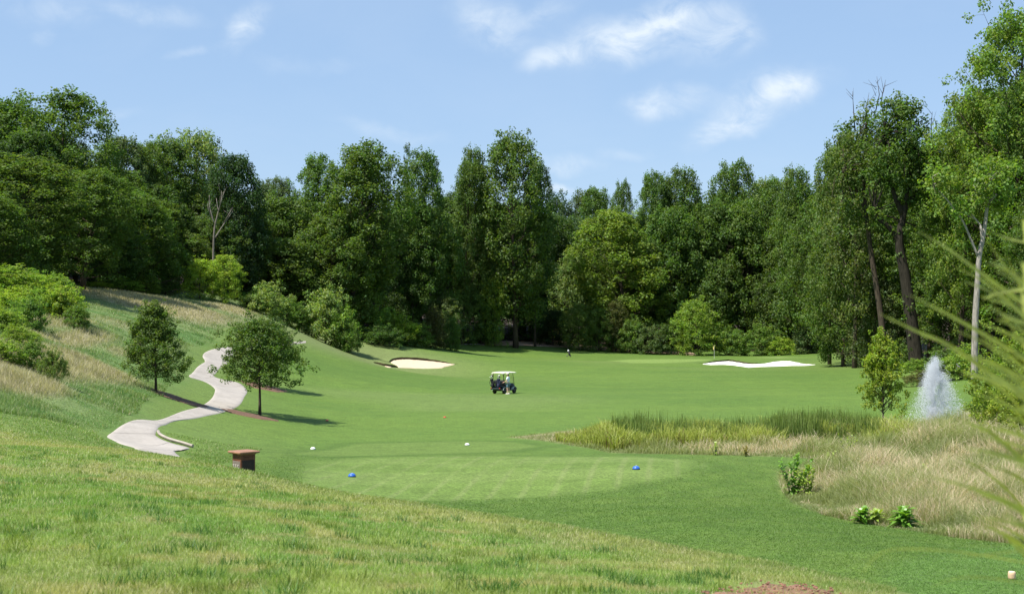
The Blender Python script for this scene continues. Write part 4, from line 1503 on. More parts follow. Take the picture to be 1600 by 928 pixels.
# cattails and marsh plants
r = np.random.default_rng(103)
cx, cy = [], []
for i in range(520):
    u = r.uniform(960, 1372)
    Y = r.uniform(57.5, 65)
    dens = fbm(np.array([u]), np.array([Y * 3]), 40, 2, 3)[0]
    if r.random() > .25 + .9 * float(sstep(.38, .55, dens)) * (.45 + .55 * float(sstep(980, 1250, u))):
        continue
    cx.append((u - 800) / F * Y)
    cy.append(Y)
cx, cy = np.array(cx), np.array(cy)
n = 60
cl_h = np.repeat(r.uniform(.55, 1.15, len(cx)), n)
x = np.repeat(cx, n) + r.normal(0, .24, len(cx) * n)
y = np.repeat(cy, n) + r.normal(0, .3, len(cx) * n)
dp = np.hypot((x - POND_C[0]), (y - POND_C[1]) * 0.8)
k = dp > POND_R * .5
x, y, cl_h = x[k], y[k], cl_h[k]
n1 = fbm(x, y, 1.4, 2, 71)
h = cl_h * (.95 + .75 * n1) * r.uniform(.45, 1.15, len(x)) * (.80 + .10 * sstep(8, 16, x))
dk = np.stack([.070 + .05 * n1, .125 + .045 * n1, .018 + .0 * n1], -1)
lite = r.random(len(x)) < .30
blades('cattail_reeds', x, y, h, .034, np.where(lite[:, None], np.array((.19, .25, .06)), dk), 5, .12, 'stand of dark green cattail reeds along the pond margin', segs=2, tip=1.2)
x = r.uniform(-1, 20, 60000) + r.normal(0, .5, 60000)
y = r.uniform(55, 66, 60000)
u = 800 + F * x / y
k = (u > 868) & (u < 1420) & (poly_sd(x, y, TALL) < -.3) & (fbm(x, y, 2.0, 3, 75) > .40 + .10 * sstep(1090, 1260, u)) & (np.hypot(x - POND_C[0], (y - POND_C[1]) * .8) > POND_R * .75)
x, y, u = x[k], y[k], u[k]
n1 = fbm(x, y, 1.2, 3, 77)
h = (.40 + .85 * n1) * r.uniform(.4, 1.1, len(x)) * sstep(850, 960, u).clip(.35, 1)
cc = np.stack([.25 + .10 * n1, .30 + .08 * n1, .050 + .02 * n1], -1)
br = r.random(len(x)) < .08
blades('marsh_weeds', x, y, h, .036, np.where(br[:, None], np.array((.22, .15, .06)), cc), 6, .5, 'yellow green marsh weeds in front of the cattails', segs=2)

# ------------------------------------------------------------------ leafy plants at the edge of the tall grass
def lance_leaf(MBo, p, d, L, wd, droop=.4):
    d = Vector(d).normalized()
    s = d.cross(Vector((0, 0, 1)))
    s = s.normalized() if s.length > .01 else Vector((1, 0, 0))
    pts = []
    for t in (0, .3, .65, 1):
        c = Vector(p) + d * L * t - Vector((0, 0, 1)) * droop * L * t * t
        w = wd * (0.15, 1, .75, .02)[(0, .3, .65, 1).index(t)] / 2
        n = Vector((0, 0, .18 * w))
        pts += [c - s * w + n, c, c + s * w + n]
    fs = []
    for i in range(3):
        for k in range(2):
            fs.append((i * 3 + k, i * 3 + k + 1, i * 3 + k + 4, i * 3 + k + 3))
    MBo.add(pts, fs)


M['plant_stem'] = plain('plant_stem', (.12, .17, .05))


def plant_leaf_mat(name, col):
    m, nt, out = new_mat(name)
    d = node(nt, 'ShaderNodeBsdfDiffuse')
    t = node(nt, 'ShaderNodeBsdfTranslucent')
    tcn = node(nt, 'ShaderNodeTexCoord')
    nz = node(nt, 'ShaderNodeTexNoise', i_Scale=9.0, i_Detail=3.0)
    nt.links.new(tcn.outputs['Object'], nz.inputs['Vector'])
    c = mixrgb(nt, 'MULTIPLY', 1.0, col, ramp(nt, nz.outputs['Fac'], .3, .7, .7, 1.3))
    nt.links.new(c, d.inputs[0])
    nt.links.new(mixrgb(nt, 'MULTIPLY', 1.0, c, (1.5, 1.4, .5)), t.inputs[0])
    mx = node(nt, 'ShaderNodeMixShader')
    mx.inputs[0].default_value = .4
    nt.links.new(d.outputs[0], mx.inputs[1])
    nt.links.new(t.outputs[0], mx.inputs[2])
    gl = node(nt, 'ShaderNodeBsdfGlossy', i_Roughness=.4)
    mg = node(nt, 'ShaderNodeMixShader')
    mg.inputs[0].default_value = .05
    nt.links.new(mx.outputs[0], mg.inputs[1])
    nt.links.new(gl.outputs[0], mg.inputs[2])
    nt.links.new(mg.outputs[0], out.inputs[0])
    return m


M['pl_green'] = plant_leaf_mat('weed_leaf', (.170, .340, .045))
M['pl_lime'] = plant_leaf_mat('lime_weed_leaf', (.280, .390, .060))
M['pl_yellow'] = plant_leaf_mat('yellow_weed_leaf', (.26, .22, .03))
for i, (u, v, Hh, ns, nl, L, mat, lab) in enumerate([
        (1240, 774, 1.30, 10, 22, .34, 'pl_green', 'bushy bright green weed, tallest at the left corner of the dry grass'),
        (1264, 776, .95, 8, 16, .28, 'pl_lime', 'lighter weed right beside the tallest bright green weed'),
        (1345, 818, .36, 6, 12, .40, 'pl_green', 'low leafy weed at the mown edge of the dry grass, left of the broad-leaved one'),
        (1366, 819, .34, 5, 12, .34, 'pl_lime', 'small pale weed between the two low leafy weeds'),
        (1412, 824, .44, 7, 14, .50, 'pl_green', 'broad-leaved rosette weed at the mown edge of the dry grass'),
        (1326, 716, 1.0, 5, 14, .22, 'pl_lime', 'yellow green weed standing in the dry grass behind the corner weed'),
        (1295, 725, .5, 4, 12, .2, 'pl_lime', 'small yellow green weed near the back corner of the dry grass'),
        (1456, 760, .7, 5, 12, .2, 'pl_lime', 'yellow green weed in the middle of the dry grass'),
        (1166, 713, .45, 7, 14, .16, 'pl_yellow', 'golden yellow tussock at the foot of the cattails'),
        (1118, 711, .5, 5, 12, .2, 'pl_lime', 'lime weed left of the golden yellow tussock')]):
    q = hit(u, v)
    rt = thing('leafy_weed', lab, 'plant', (q[0], q[1], gz1(*q)), group='leafy weeds along the dry grass')
    rr = random.Random(900 + i)
    st, lf = MB(), MB()
    for s in range(ns):
        a = rr.uniform(0, 6.28)
        sp = rr.uniform(0, .32) * Hh
        topv = Vector((math.cos(a) * sp * 1.6, math.sin(a) * sp * 1.6, Hh * rr.uniform(.65, 1)))
        st.tube([(math.cos(a) * sp * .3, math.sin(a) * sp * .3, -.05), topv * .6, topv], [.012, .009, .004], 5)
        for k in range(nl):
            t = (k + 1) / nl
            p = topv * t
            az = k * 2.4 + rr.uniform(-.4, .4)
            el = rr.uniform(.1, .8) + .5 * t
            lance_leaf(lf, p, (math.cos(az) * math.cos(el), math.sin(az) * math.cos(el), math.sin(el)), L * rr.uniform(.7, 1.15) * (1.1 - .35 * t), L * .3, rr.uniform(.3, .7))
    st.build('stem', M['plant_stem'], rt)
    lf.build('leaves', M[mat], rt)

# ------------------------------------------------------------------ bare red clay scar on the near hill
M['clay'] = plain('red_clay', (.22, .115, .072), .95, .55, 14, bump=1.0)
scar = hits([(1100, 935), (1135, 925), (1165, 917), (1180, 919), (1200, 912), (1225, 918), (1245, 915), (1275, 922), (1290, 921), (1310, 931), (1316, 940), (1230, 950), (1130, 946)])
tag(sheet('bare_clay_patch', scar, M['clay'], .012, .03, 'scar of bare red clay at the bottom of the near hill', jitter=.03), None)
r = np.random.default_rng(55)
cl = MB()
sx0 = np.array(scar)
for i in range(380):
    x, y = r.uniform(sx0[:, 0].min(), sx0[:, 0].max()), r.uniform(sx0[:, 1].min(), sx0[:, 1].max())
    if poly_sd(np.array([x]), np.array([y]), scar)[0] > .04:
        continue
    s = abs(r.normal(0, .007)) + .004
    z = gz1(x, y) + .03 + s * .3
    vs = []
    for a in (-1, 0, 1):
        for k in range(6):
            t = k / 6 * 6.283 + r.uniform(-.3, .3)
            rad = s * (1.0 if a == 0 else .55) * r.uniform(.6, 1.3)
            vs.append((x + rad * math.cos(t), y + rad * math.sin(t), z + a * s * .55 * r.uniform(.6, 1.2)))
    fs = [tuple(range(5, -1, -1)), tuple(range(12, 18))]
    for q in range(2):
        fs += [(q * 6 + k, q * 6 + (k + 1) % 6, q * 6 + 6 + (k + 1) % 6, q * 6 + 6 + k) for k in range(6)]
    cl.add(vs, fs)
tag(cl.build('clay_rubble', M['clay']), 'crumbled red clay clods on the bare scar', kind='stuff')

# ------------------------------------------------------------------ fountain
fz = POND_Z
fr_ = thing('fountain', 'white water plume of the pond fountain beside the tall dry grass', 'fountain', (POND_C[0] - 1.05, POND_C[1] - 1.5, fz))
nb = MB()
nb.lathe([(.0, -.1), (.42, -.1), (.5, .02), (.42, .12), (.12, .15), (.07, .28), (.05, .3)], 18)
nb.build('float_nozzle', plain('fountain_float', (.03, .035, .03), .4), fr_, True)
r = np.random.default_rng(77)
FH = 6 - (557 - 505) / F * (POND_C[1] - 1.5) - fz
nd = 110000
# droplets thrown up from the nozzle, caught along their ballistic arcs
t = r.random(nd)
vfac = np.clip(r.normal(.86, .14, nd), .3, 1.02)
hp = FH * 1.02
ang = r.uniform(0, 2 * math.pi, nd)
sprd = np.abs(r.normal(0, .58, nd)) + .02
tt = t * 2.0
hp = FH * np.exp(-(sprd / 1.25) ** 2) * r.uniform(.72, 1.0, nd) ** .6
zz = hp * (1 - (1 - tt) ** 2)
rad = sprd * tt ** .8 * (.78 + .35 * r.random(nd))
wind = .16 * tt ** 2
px, py, pz = rad * np.cos(ang) + wind + r.normal(0, .10, nd), rad * np.sin(ang) + r.normal(0, .10, nd), zz + r.normal(0, .10, nd)
gust = (fbm(px * 3 + 50, pz * 1.2 + 50, 1.2, 3, 5) > .12 + .35 * r.random(nd))
px, py, pz, tt = px[gust], py[gust], pz[gust], tt[gust]
nd = len(px)
sz = np.clip(np.abs(r.normal(.005, .0055, nd)), .003, .03)
stretch = 1 + 1.6 * np.abs(1 - tt)
oc = np.array(((1, 0, 0), (-1, 0, 0), (0, 1, 0), (0, -1, 0), (0, 0, 1), (0, 0, -1)), float)
V = np.stack([px, py, pz], -1)[:, None, :] + oc[None] * sz[:, None, None] * np.stack([np.ones(nd), np.ones(nd), stretch], -1)[:, None, :]
tri = np.array(((0, 2, 4), (2, 1, 4), (1, 3, 4), (3, 0, 4), (2, 0, 5), (1, 2, 5), (3, 1, 5), (0, 3, 5)))
Fc = (np.arange(nd)[:, None, None] * 6 + tri[None]).reshape(-1, 3)
dm, nt, out = new_mat('water_droplets')
d = node(nt, 'ShaderNodeBsdfDiffuse')
d.inputs[0].default_value = (.86, .89, .92, 1)
tr = node(nt, 'ShaderNodeBsdfTranslucent')
tr.inputs[0].default_value = (.86, .89, .92, 1)
mx = node(nt, 'ShaderNodeMixShader')
mx.inputs[0].default_value = .5
nt.links.new(d.outputs[0], mx.inputs[1])
nt.links.new(tr.outputs[0], mx.inputs[2])
nt.links.new(mx.outputs[0], out.inputs[0])
sp = link('water_spray', np_mesh('water_spray', V.reshape(-1, 3), Fc, None, True), dm, fr_)
sp['kind'] = 'stuff'
sp['label'] = 'white column of falling water drops'
# ------------------------------------------------------------------ tee markers
def paint(name, col, rough=.35):
    return plain(name, col, rough, .06, 20, spec=.5)


M['blue'] = paint('blue_paint', (.03, .12, .50))
M['white'] = paint('white_paint', (.82, .82, .80))
M['red'] = paint('red_paint', (.55, .09, .03))
M['tan_wood'] = plain('peeled_wood', (.62, .43, .27), .7, .18, 16)
M['cut_wood'] = plain('cut_wood_end', (.74, .60, .42), .7, .15, 25)


def tee_marker(u, v, mat, lab, grp, s=.115):
    q = hit(u, v)
    rt = thing('tee_marker', lab, 'tee marker', (q[0], q[1], gz1(*q)), group=grp)
    b = MB()
    b.lathe([(s * .95, .0), (s * 1.12, s * .10), (s * 1.15, s * .28), (s * 1.02, s * .62), (s * .70, s * .92), (s * .30, s * 1.05), (s * .02, s * 1.08)], 18)
    b.build('dome', mat, rt, True)
    p = MB()
    p.lathe([(s * 1.22, -.02), (s * 1.22, .012), (s * 1.1, .02)], 18)
    p.build('base_ring', M['dark_metal'], rt)
    e = MB()
    e.lathe([(s * .13, s * 1.06), (s * .13, s * 1.14), (s * .06, s * 1.17)], 10)
    e.build('stud_highlight', M['white'] if mat is M['blue'] else M['dark_metal'], rt)  # white on the blue domes paints in their top highlight


M['dark_metal'] = plain('dark_metal', (.03, .03, .032), .4, .1, 10, metal=.6)
tee_marker(550, 744.5, M['blue'], 'left blue tee marker, nearer the wooden box', 'pair of blue tee markers')
tee_marker(994, 733, M['blue'], 'right blue tee marker, on the striped tee toward the dry grass', 'pair of blue tee markers')
tee_marker(489, 702, M['white'], 'left white tee marker, above the wooden box', 'pair of white tee markers', .10)
tee_marker(730, 695.5, M['white'], 'right white tee marker, alone on the back tee below the golf cart', 'pair of white tee markers', .10)
tee_marker(511, 657.5, M['red'], 'left red tee marker, tiny, beyond the white pair', 'pair of red tee markers', .085)
tee_marker(695, 652.5, M['red'], 'right red tee marker, tiny, beyond the white pair', 'pair of red tee markers', .085)
q = hit(1581, 904)
lg = thing('log_tee_marker', 'stubby peeled log tee marker on the nearest tee at the right border', 'tee marker', (q[0], q[1], gz1(*q)))
b = MB()
b.lathe([(.060, -.02), (.064, .03), (.066, .08), (.064, .118), (.056, .128)], 18)
b.build('log', M['tan_wood'], lg, True)
b = MB()
b.lathe([(.055, .1285), (.050, .133), (.01, .134)], 18)
b.build('cut_end', M['cut_wood'], lg, True)

# ------------------------------------------------------------------ wooden tee box
M['cedar'] = plain('stained_cedar', (.165, .062, .032), .6, .35, 9)
M['cedar_top'] = plain('pale_cedar_top', (.30, .155, .09), .55, .22, 7)  # lid in a paler tone than the planks
M['plate_grey'] = plain('grey_plate', (.20, .165, .14), .5, .15, 14)
M['letter'] = plain('plate_lettering', (.55, .50, .45), .5, .05, 10)
M['face_shade'] = plain('painted_face_shade', (.035, .02, .016), .6, .3, 9)  # near black that paints the shade of the box's right face
bx, by = (381 - 800) / F * 26.5, 26.5
bz = gz1(bx, by)
ztop = 6 - (704 - 505) / F * 26.5
hb = ztop - bz
box = thing('tee_box_post', 'square reddish wooden box with a flat overhanging lid at the crest of the near hill', 'wooden box', (bx, by, bz), rz=R(43))
S = .335
b = MB()
for sx_, sy_ in ((-1, -1), (1, -1), (1, 1), (-1, 1)):
    b.box((sx_ * (S / 2 - .03), sy_ * (S / 2 - .03), hb / 2 - .1), (.06, .06, hb + .12))
b.build('corner_posts', M['cedar'], box)
b = MB()
k = 5
for side in range(4):
    rot = Matrix.Rotation(side * math.pi / 2, 3, 'Z')
    for i in range(k):
        zc = .02 + (hb - .06) * (i + .5) / k
        b.box(rot @ Vector((0, -S / 2 + .012, zc)), (S - .126, .022, (hb - .06) / k - .006), rot)
b.build('planks', M['cedar'], box)
b = MB()
b.box((0, 0, hb - .02), (S + .15, S + .15, .045), bev=.012)
b.box((0, 0, hb - .055), (S + .03, S + .03, .025))
b.build('lid', M['cedar_top'], box)
# face towards the left of the photo carries the plate, a dark panel on the right face stands in for its shade
b = MB()
b.box((-S / 2 - .004, 0, hb - .30), (.014, S - .05, .20), bev=.003)
pl = b.build('plate', M['plate_grey'], box)
b = MB()
for i in range(3):
    yy_ = .085 - i * .085
    b.box((-S / 2 - .014, yy_ + .012, hb - .275), (.006, .05, .012))
    b.box((-S / 2 - .014, yy_ + .020, hb - .315), (.006, .014, .068))
    b.box((-S / 2 - .014, yy_ - .006, hb - .345), (.006, .02, .012))
b.build('lettering', M['letter'], pl)
b = MB()
b.box((0, -S / 2 - .004, hb - .33), (S - .05, .014, .30), bev=.003)
b.build('shade_panel', M['face_shade'], box)

# ------------------------------------------------------------------ flagstick, hole
q = hit(1116, 559.6)
fl = thing('flagstick', 'thin pale flagstick with a limp yellow flag standing on the green', 'flagstick', (q[0], q[1], gz1(*q)))
b = MB()
b.tube([(0, 0, -.1), (0, 0, 2.25)], [.02, .016], 8)
b.build('pole', M['white'], fl)
b = MB()
vs, fs = [], []
for i in range(7):
    for j in range(6):
        s_, t_ = i / 6, j / 5
        vs.append((-.012 - .26 * s_ * (.55 + .2 * t_), .08 * math.sin(s_ * 7 + t_ * 3) * (s_), 2.22 - .62 * t_ - .22 * s_))
for i in range(6):
    for j in range(5):
        fs.append((i * 6 + j, (i + 1) * 6 + j, (i + 1) * 6 + j + 1, i * 6 + j + 1))
b.add(vs, fs)
b.build('flag', plain('yellow_flag', (.78, .66, .22), .7), fl, True)
b = MB()
b.lathe([(.06, .004), (.055, .02), (.054, .02)], 14)
b.build('cup_rim', M['white'], fl)

# ------------------------------------------------------------------ golf cart
M['rubber'] = plain('rubber', (.018, .018, .019), .8, .2, 20)
M['rim'] = plain('wheel_rim', (.30, .30, .31), .35, .1, 10, metal=.4)
M['body_dark'] = plain('dark_green_body', (.018, .034, .036), .3, .1, 5, spec=.5)
M['fender'] = plain('grey_fender', (.36, .40, .40), .35, .1, 5)
M['cream'] = plain('cream_roof', (.80, .77, .62), .4, .05, 5)
M['vinyl'] = plain('dark_vinyl_seat', (.03, .032, .03), .5, .15, 14)
M['bag1'] = plain('black_bag_cloth', (.014, .014, .018), .7, .2, 20)
M['bag2'] = plain('navy_bag_cloth', (.018, .022, .06), .7, .2, 20)
M['steel'] = plain('club_steel', (.55, .56, .58), .3, .05, 10, metal=.8)
M['tan_cover'] = plain('tan_headcover', (.50, .40, .26), .8, .2, 20)
q = hit(787, 614.5)
CZ = gz1(*q)
cart = thing('golf_cart', 'parked golf cart with a cream roof and two bags, out on the fairway', 'golf cart', (q[0], q[1], CZ), rz=R(-32))
# local: +y forward, x right
b = MB()
b.box((0, .10, .30), (1.05, 2.15, .10), bev=.03)                      # floor pan
b.box((0, -.55, .50), (1.12, .80, .34), bev=.06)                       # engine housing under the seat
b.box((0, 1.02, .52), (1.02, .42, .42), None, 0, .82, .08)             # front cowl
b.box((0, .80, .72), (.98, .10, .30), Matrix.Rotation(R(-18), 3, 'X'), 0, 1, .03)   # dash
b.box((0, -1.12, .40), (1.05, .36, .07), bev=.02)                      # bag platform
b.box((0, -1.31, .46), (1.0, .05, .14), bev=.02)                       # rear bumper
b.build('body', M['body_dark'], cart)
b = MB()
for sx_ in (-1, 1):
    for yc in (-.68, .92):
        pts = []
        for a in np.linspace(R(12), R(168), 9):
            pts.append((sx_ * .50, yc + .31 * math.cos(a), .25 + .31 * math.sin(a)))
        n0 = len(b.v)
        vs = [(p[0] - .10, p[1], p[2]) for p in pts] + [(p[0] + .10, p[1], p[2]) for p in pts] + [(p[0] - .10, p[1], p[2] + .03) for p in pts] + [(p[0] + .10, p[1], p[2] + .03) for p in pts]
        fs = []
        for i in range(8):
            fs += [(i, i + 1, 10 + i, 9 + i), (18 + i, 27 + i, 28 + i, 19 + i), (i, 18 + i, 19 + i, i + 1), (9 + i, 10 + i, 28 + i, 27 + i)]
        b.add(vs, fs)
b.build('fenders', M['fender'], cart)
b = MB()
b.box((0, -.38, .74), (1.08, .52, .13), bev=.05)
b.build('seat', M['vinyl'], cart)
b = MB()
b.box((0, -.68, 1.00), (1.06, .12, .38), Matrix.Rotation(R(10), 3, 'X'), bev=.05)
b.build('backrest', M['vinyl'], cart)
b = MB()
rf = [(-1.05, 1.80), (-.98, 1.845), (0, 1.875), (.98, 1.845), (1.12, 1.80)]
vs, fs = [], []
for yv, zv in rf:
    for xv, dz in ((-.60, -.045), (-.52, 0), (0, .02), (.52, 0), (.60, -.045)):
        vs.append((xv, yv, zv + dz))
for i in range(4):
    for j in range(4):
        fs.append((i * 5 + j, (i + 1) * 5 + j, (i + 1) * 5 + j + 1, i * 5 + j + 1)[::-1])
n0 = len(vs)
vs += [(p[0], p[1], p[2] - .05) for p in vs]
fs += [tuple(n0 + i for i in reversed(f)) for f in fs]
per = [0, 1, 2, 3, 4, 9, 14, 19, 24, 23, 22, 21, 20, 15, 10, 5]
for i in range(16):
    a, c2 = per[i], per[(i + 1) % 16]
    fs.append((a, c2, c2 + n0, a + n0))
b.add(vs, fs)
b.build('roof', M['cream'], cart, True)
for sx_ in (-1, 1):
    b = MB()
    b.tube([(sx_ * .52, -.92, .5), (sx_ * .53, -.86, 1.2), (sx_ * .52, -.80, 1.80)], .022, 8)
    b.build('roof_strut', M['dark_metal'], cart)
    b = MB()
    b.tube([(sx_ * .46, 1.0, .70), (sx_ * .50, .82, 1.2), (sx_ * .52, .62, 1.82)], .020, 8)
    b.build('roof_strut', M['dark_metal'], cart)
wsm, nt, out = new_mat('windscreen')
gls = node(nt, 'ShaderNodeBsdfGlossy', i_Roughness=.05)
trn = node(nt, 'ShaderNodeBsdfTransparent')
mx = node(nt, 'ShaderNodeMixShader')
mx.inputs[0].default_value = .9
nt.links.new(gls.outputs[0], mx.inputs[1])
nt.links.new(trn.outputs[0], mx.inputs[2])
nt.links.new(mx.outputs[0], out.inputs[0])
b = MB()
ra = math.atan2(.38, 1.1)
b.box((0, .80, 1.27), (.92, .008, 1.06), Matrix.Rotation(ra * .98, 3, 'X'))
b.build('windscreen', wsm, cart)
b = MB()
rm = Matrix.Rotation(R(55), 3, 'X')
ring = [Vector((-.26, .42, 1.0)) + rm @ Vector((.17 * math.cos(a), .17 * math.sin(a), 0)) for a in np.linspace(0, 2 * math.pi, 17)]
b.tube(ring, .016, 6, caps=False)
b.tube([(-.26, .42, 1.0), (-.26, .72, .70)], .02, 6)
for a in (0, 2.1, 4.2):
    b.tube([Vector((-.26, .42, 1.0)), Vector((-.26, .42, 1.0)) + rm @ Vector((.17 * math.cos(a), .17 * math.sin(a), 0))], .01, 5)
b.build('steering_wheel', M['dark_metal'], cart)
for sx_ in (-1, 1):
    for yc in (-.68, .92):
        c0 = (sx_ * .49, yc, .225)
        b = MB()
        b.lathe([(.13, -.085), (.20, -.095), (.225, -.06), (.225, .06), (.20, .095), (.13, .085)], 22, 'x', c0)
        w = b.build('wheel', M['rubber'], cart, True)
        b = MB()
        b.lathe([(.05, -.075), (.135, -.088), (.135, .088), (.05, .075)], 16, 'x', c0)
        b.build('rim', M['rim'], w, True)
for sx_ in (-1, 1):
    b = MB()
    b.box((sx_ * .43, -1.337, .50), (.12, .018, .06), bev=.006)
    b.build('tail_light', paint('tail_light_red', (.45, .03, .02)), cart)
b = MB()
b.tube([(-.5, -.86, 1.05), (-.42, -1.06, 1.0), (.42, -1.06, 1.0), (.5, -.86, 1.05)], .018, 6)
b.build('bag_rail', M['dark_metal'], cart)
cm = Matrix.Translation((q[0], q[1], CZ)) @ Matrix.Rotation(R(-32), 4, 'Z')


def golf_bag(loc_m, mat, lab, seed, cat='golf bag'):
    rt = thing('golf_bag', lab, cat, group='golf bags on the cart')
    rt.matrix_world = loc_m
    r = random.Random(seed)
    b = MB()
    b.lathe([(.10, 0), (.135, .02), (.135, .25), (.125, .5), (.14, .80), (.15, .86), (.145, .88), (.11, .87)], 14)
    b.box((0, -.14, .28), (.18, .09, .34), bev=.03)
    b.box((.13, -.02, .45), (.08, .16, .5), bev=.03)
    b.build('bag', mat, rt, True)
    b = MB()
    b.tube([(-.12, -.06, .78), (-.22, -.10, .6), (-.20, -.10, .38), (-.13, -.06, .22)], .02, 6)
    b.build('strap', mat, rt)
    for k in range(7):
        a = k * .9 + r.uniform(-.2, .2)
        p = Vector((.07 * math.cos(a), .07 * math.sin(a), .82))
        e = p + Vector((.06 * math.cos(a), .06 * math.sin(a), r.uniform(.18, .36)))
        b = MB()
        b.tube([p, e], .008, 5)
        cb = b.build('club', M['steel'], rt)
        b = MB()
        if k < 3:
            b.lathe([(.02, -.06), (.04, -.02), (.05, .05), (.045, .10), (.015, .13)], 10, c=e)
            b.build('head_cover', (M['bag1'], M['tan_cover'], M['white'])[k], cb, True)
        else:
            b.box(e + Vector((.03, 0, .01)), (.085, .022, .045), Matrix.Rotation(a, 3, 'Z'), bev=.008)
            b.build('club_head', M['steel'], cb)
    return rt


golf_bag(cm @ Matrix.Translation((-.30, -1.14, .44)) @ Matrix.Rotation(R(-8), 4, 'Y') @ Matrix.Rotation(R(8), 4, 'X'), M['bag1'], 'black golf bag at the left corner of the back of the golf cart', 3)
golf_bag(cm @ Matrix.Translation((.26, -1.14, .44)) @ Matrix.Rotation(R(6), 4, 'X'), M['bag2'], 'navy golf bag at the right corner of the back of the golf cart', 4)


# ------------------------------------------------------------------ people
M['skin'] = plain('skin', (.55, .34, .25), .6, .06, 10)
M['shirt'] = plain('pale_blue_shirt', (.70, .76, .86), .85, .06, 12)
M['shirt_w'] = plain('white_shirt', (.82, .80, .82), .85, .06, 12)
M['shorts'] = plain('grey_blue_shorts', (.13, .22, .28), .85, .1, 12)
M['hair'] = plain('dark_hair', (.03, .02, .015), .7, .2, 20)
M['cap'] = plain('pale_cap', (.80, .76, .60), .8, .05, 12)
M['cap_red'] = plain('dark_red_cap', (.25, .03, .06), .8, .05, 12)
M['shoe'] = plain('white_shoe', (.72, .70, .66), .6, .08, 12)


def skinned(name, verts, edges, rads, mat, parent, root=0, sub=1):
    me = bpy.data.meshes.new(name)
    me.from_pydata([tuple(p) for p in verts], edges, [])
    me.materials.append(mat)
    o = link(name, me, None, parent)
    sm = o.modifiers.new('skin', 'SKIN')
    sm.use_smooth_shade = True
    sv = me.skin_vertices[0].data
    for i, rd in enumerate(rads):
        sv[i].radius = rd if hasattr(rd, '__len__') else (rd, rd)
        sv[i].use_root = (i == root)
    o.modifiers.new('sub', 'SUBSURF').levels = sub
    o.modifiers['sub'].render_levels = sub
    return o


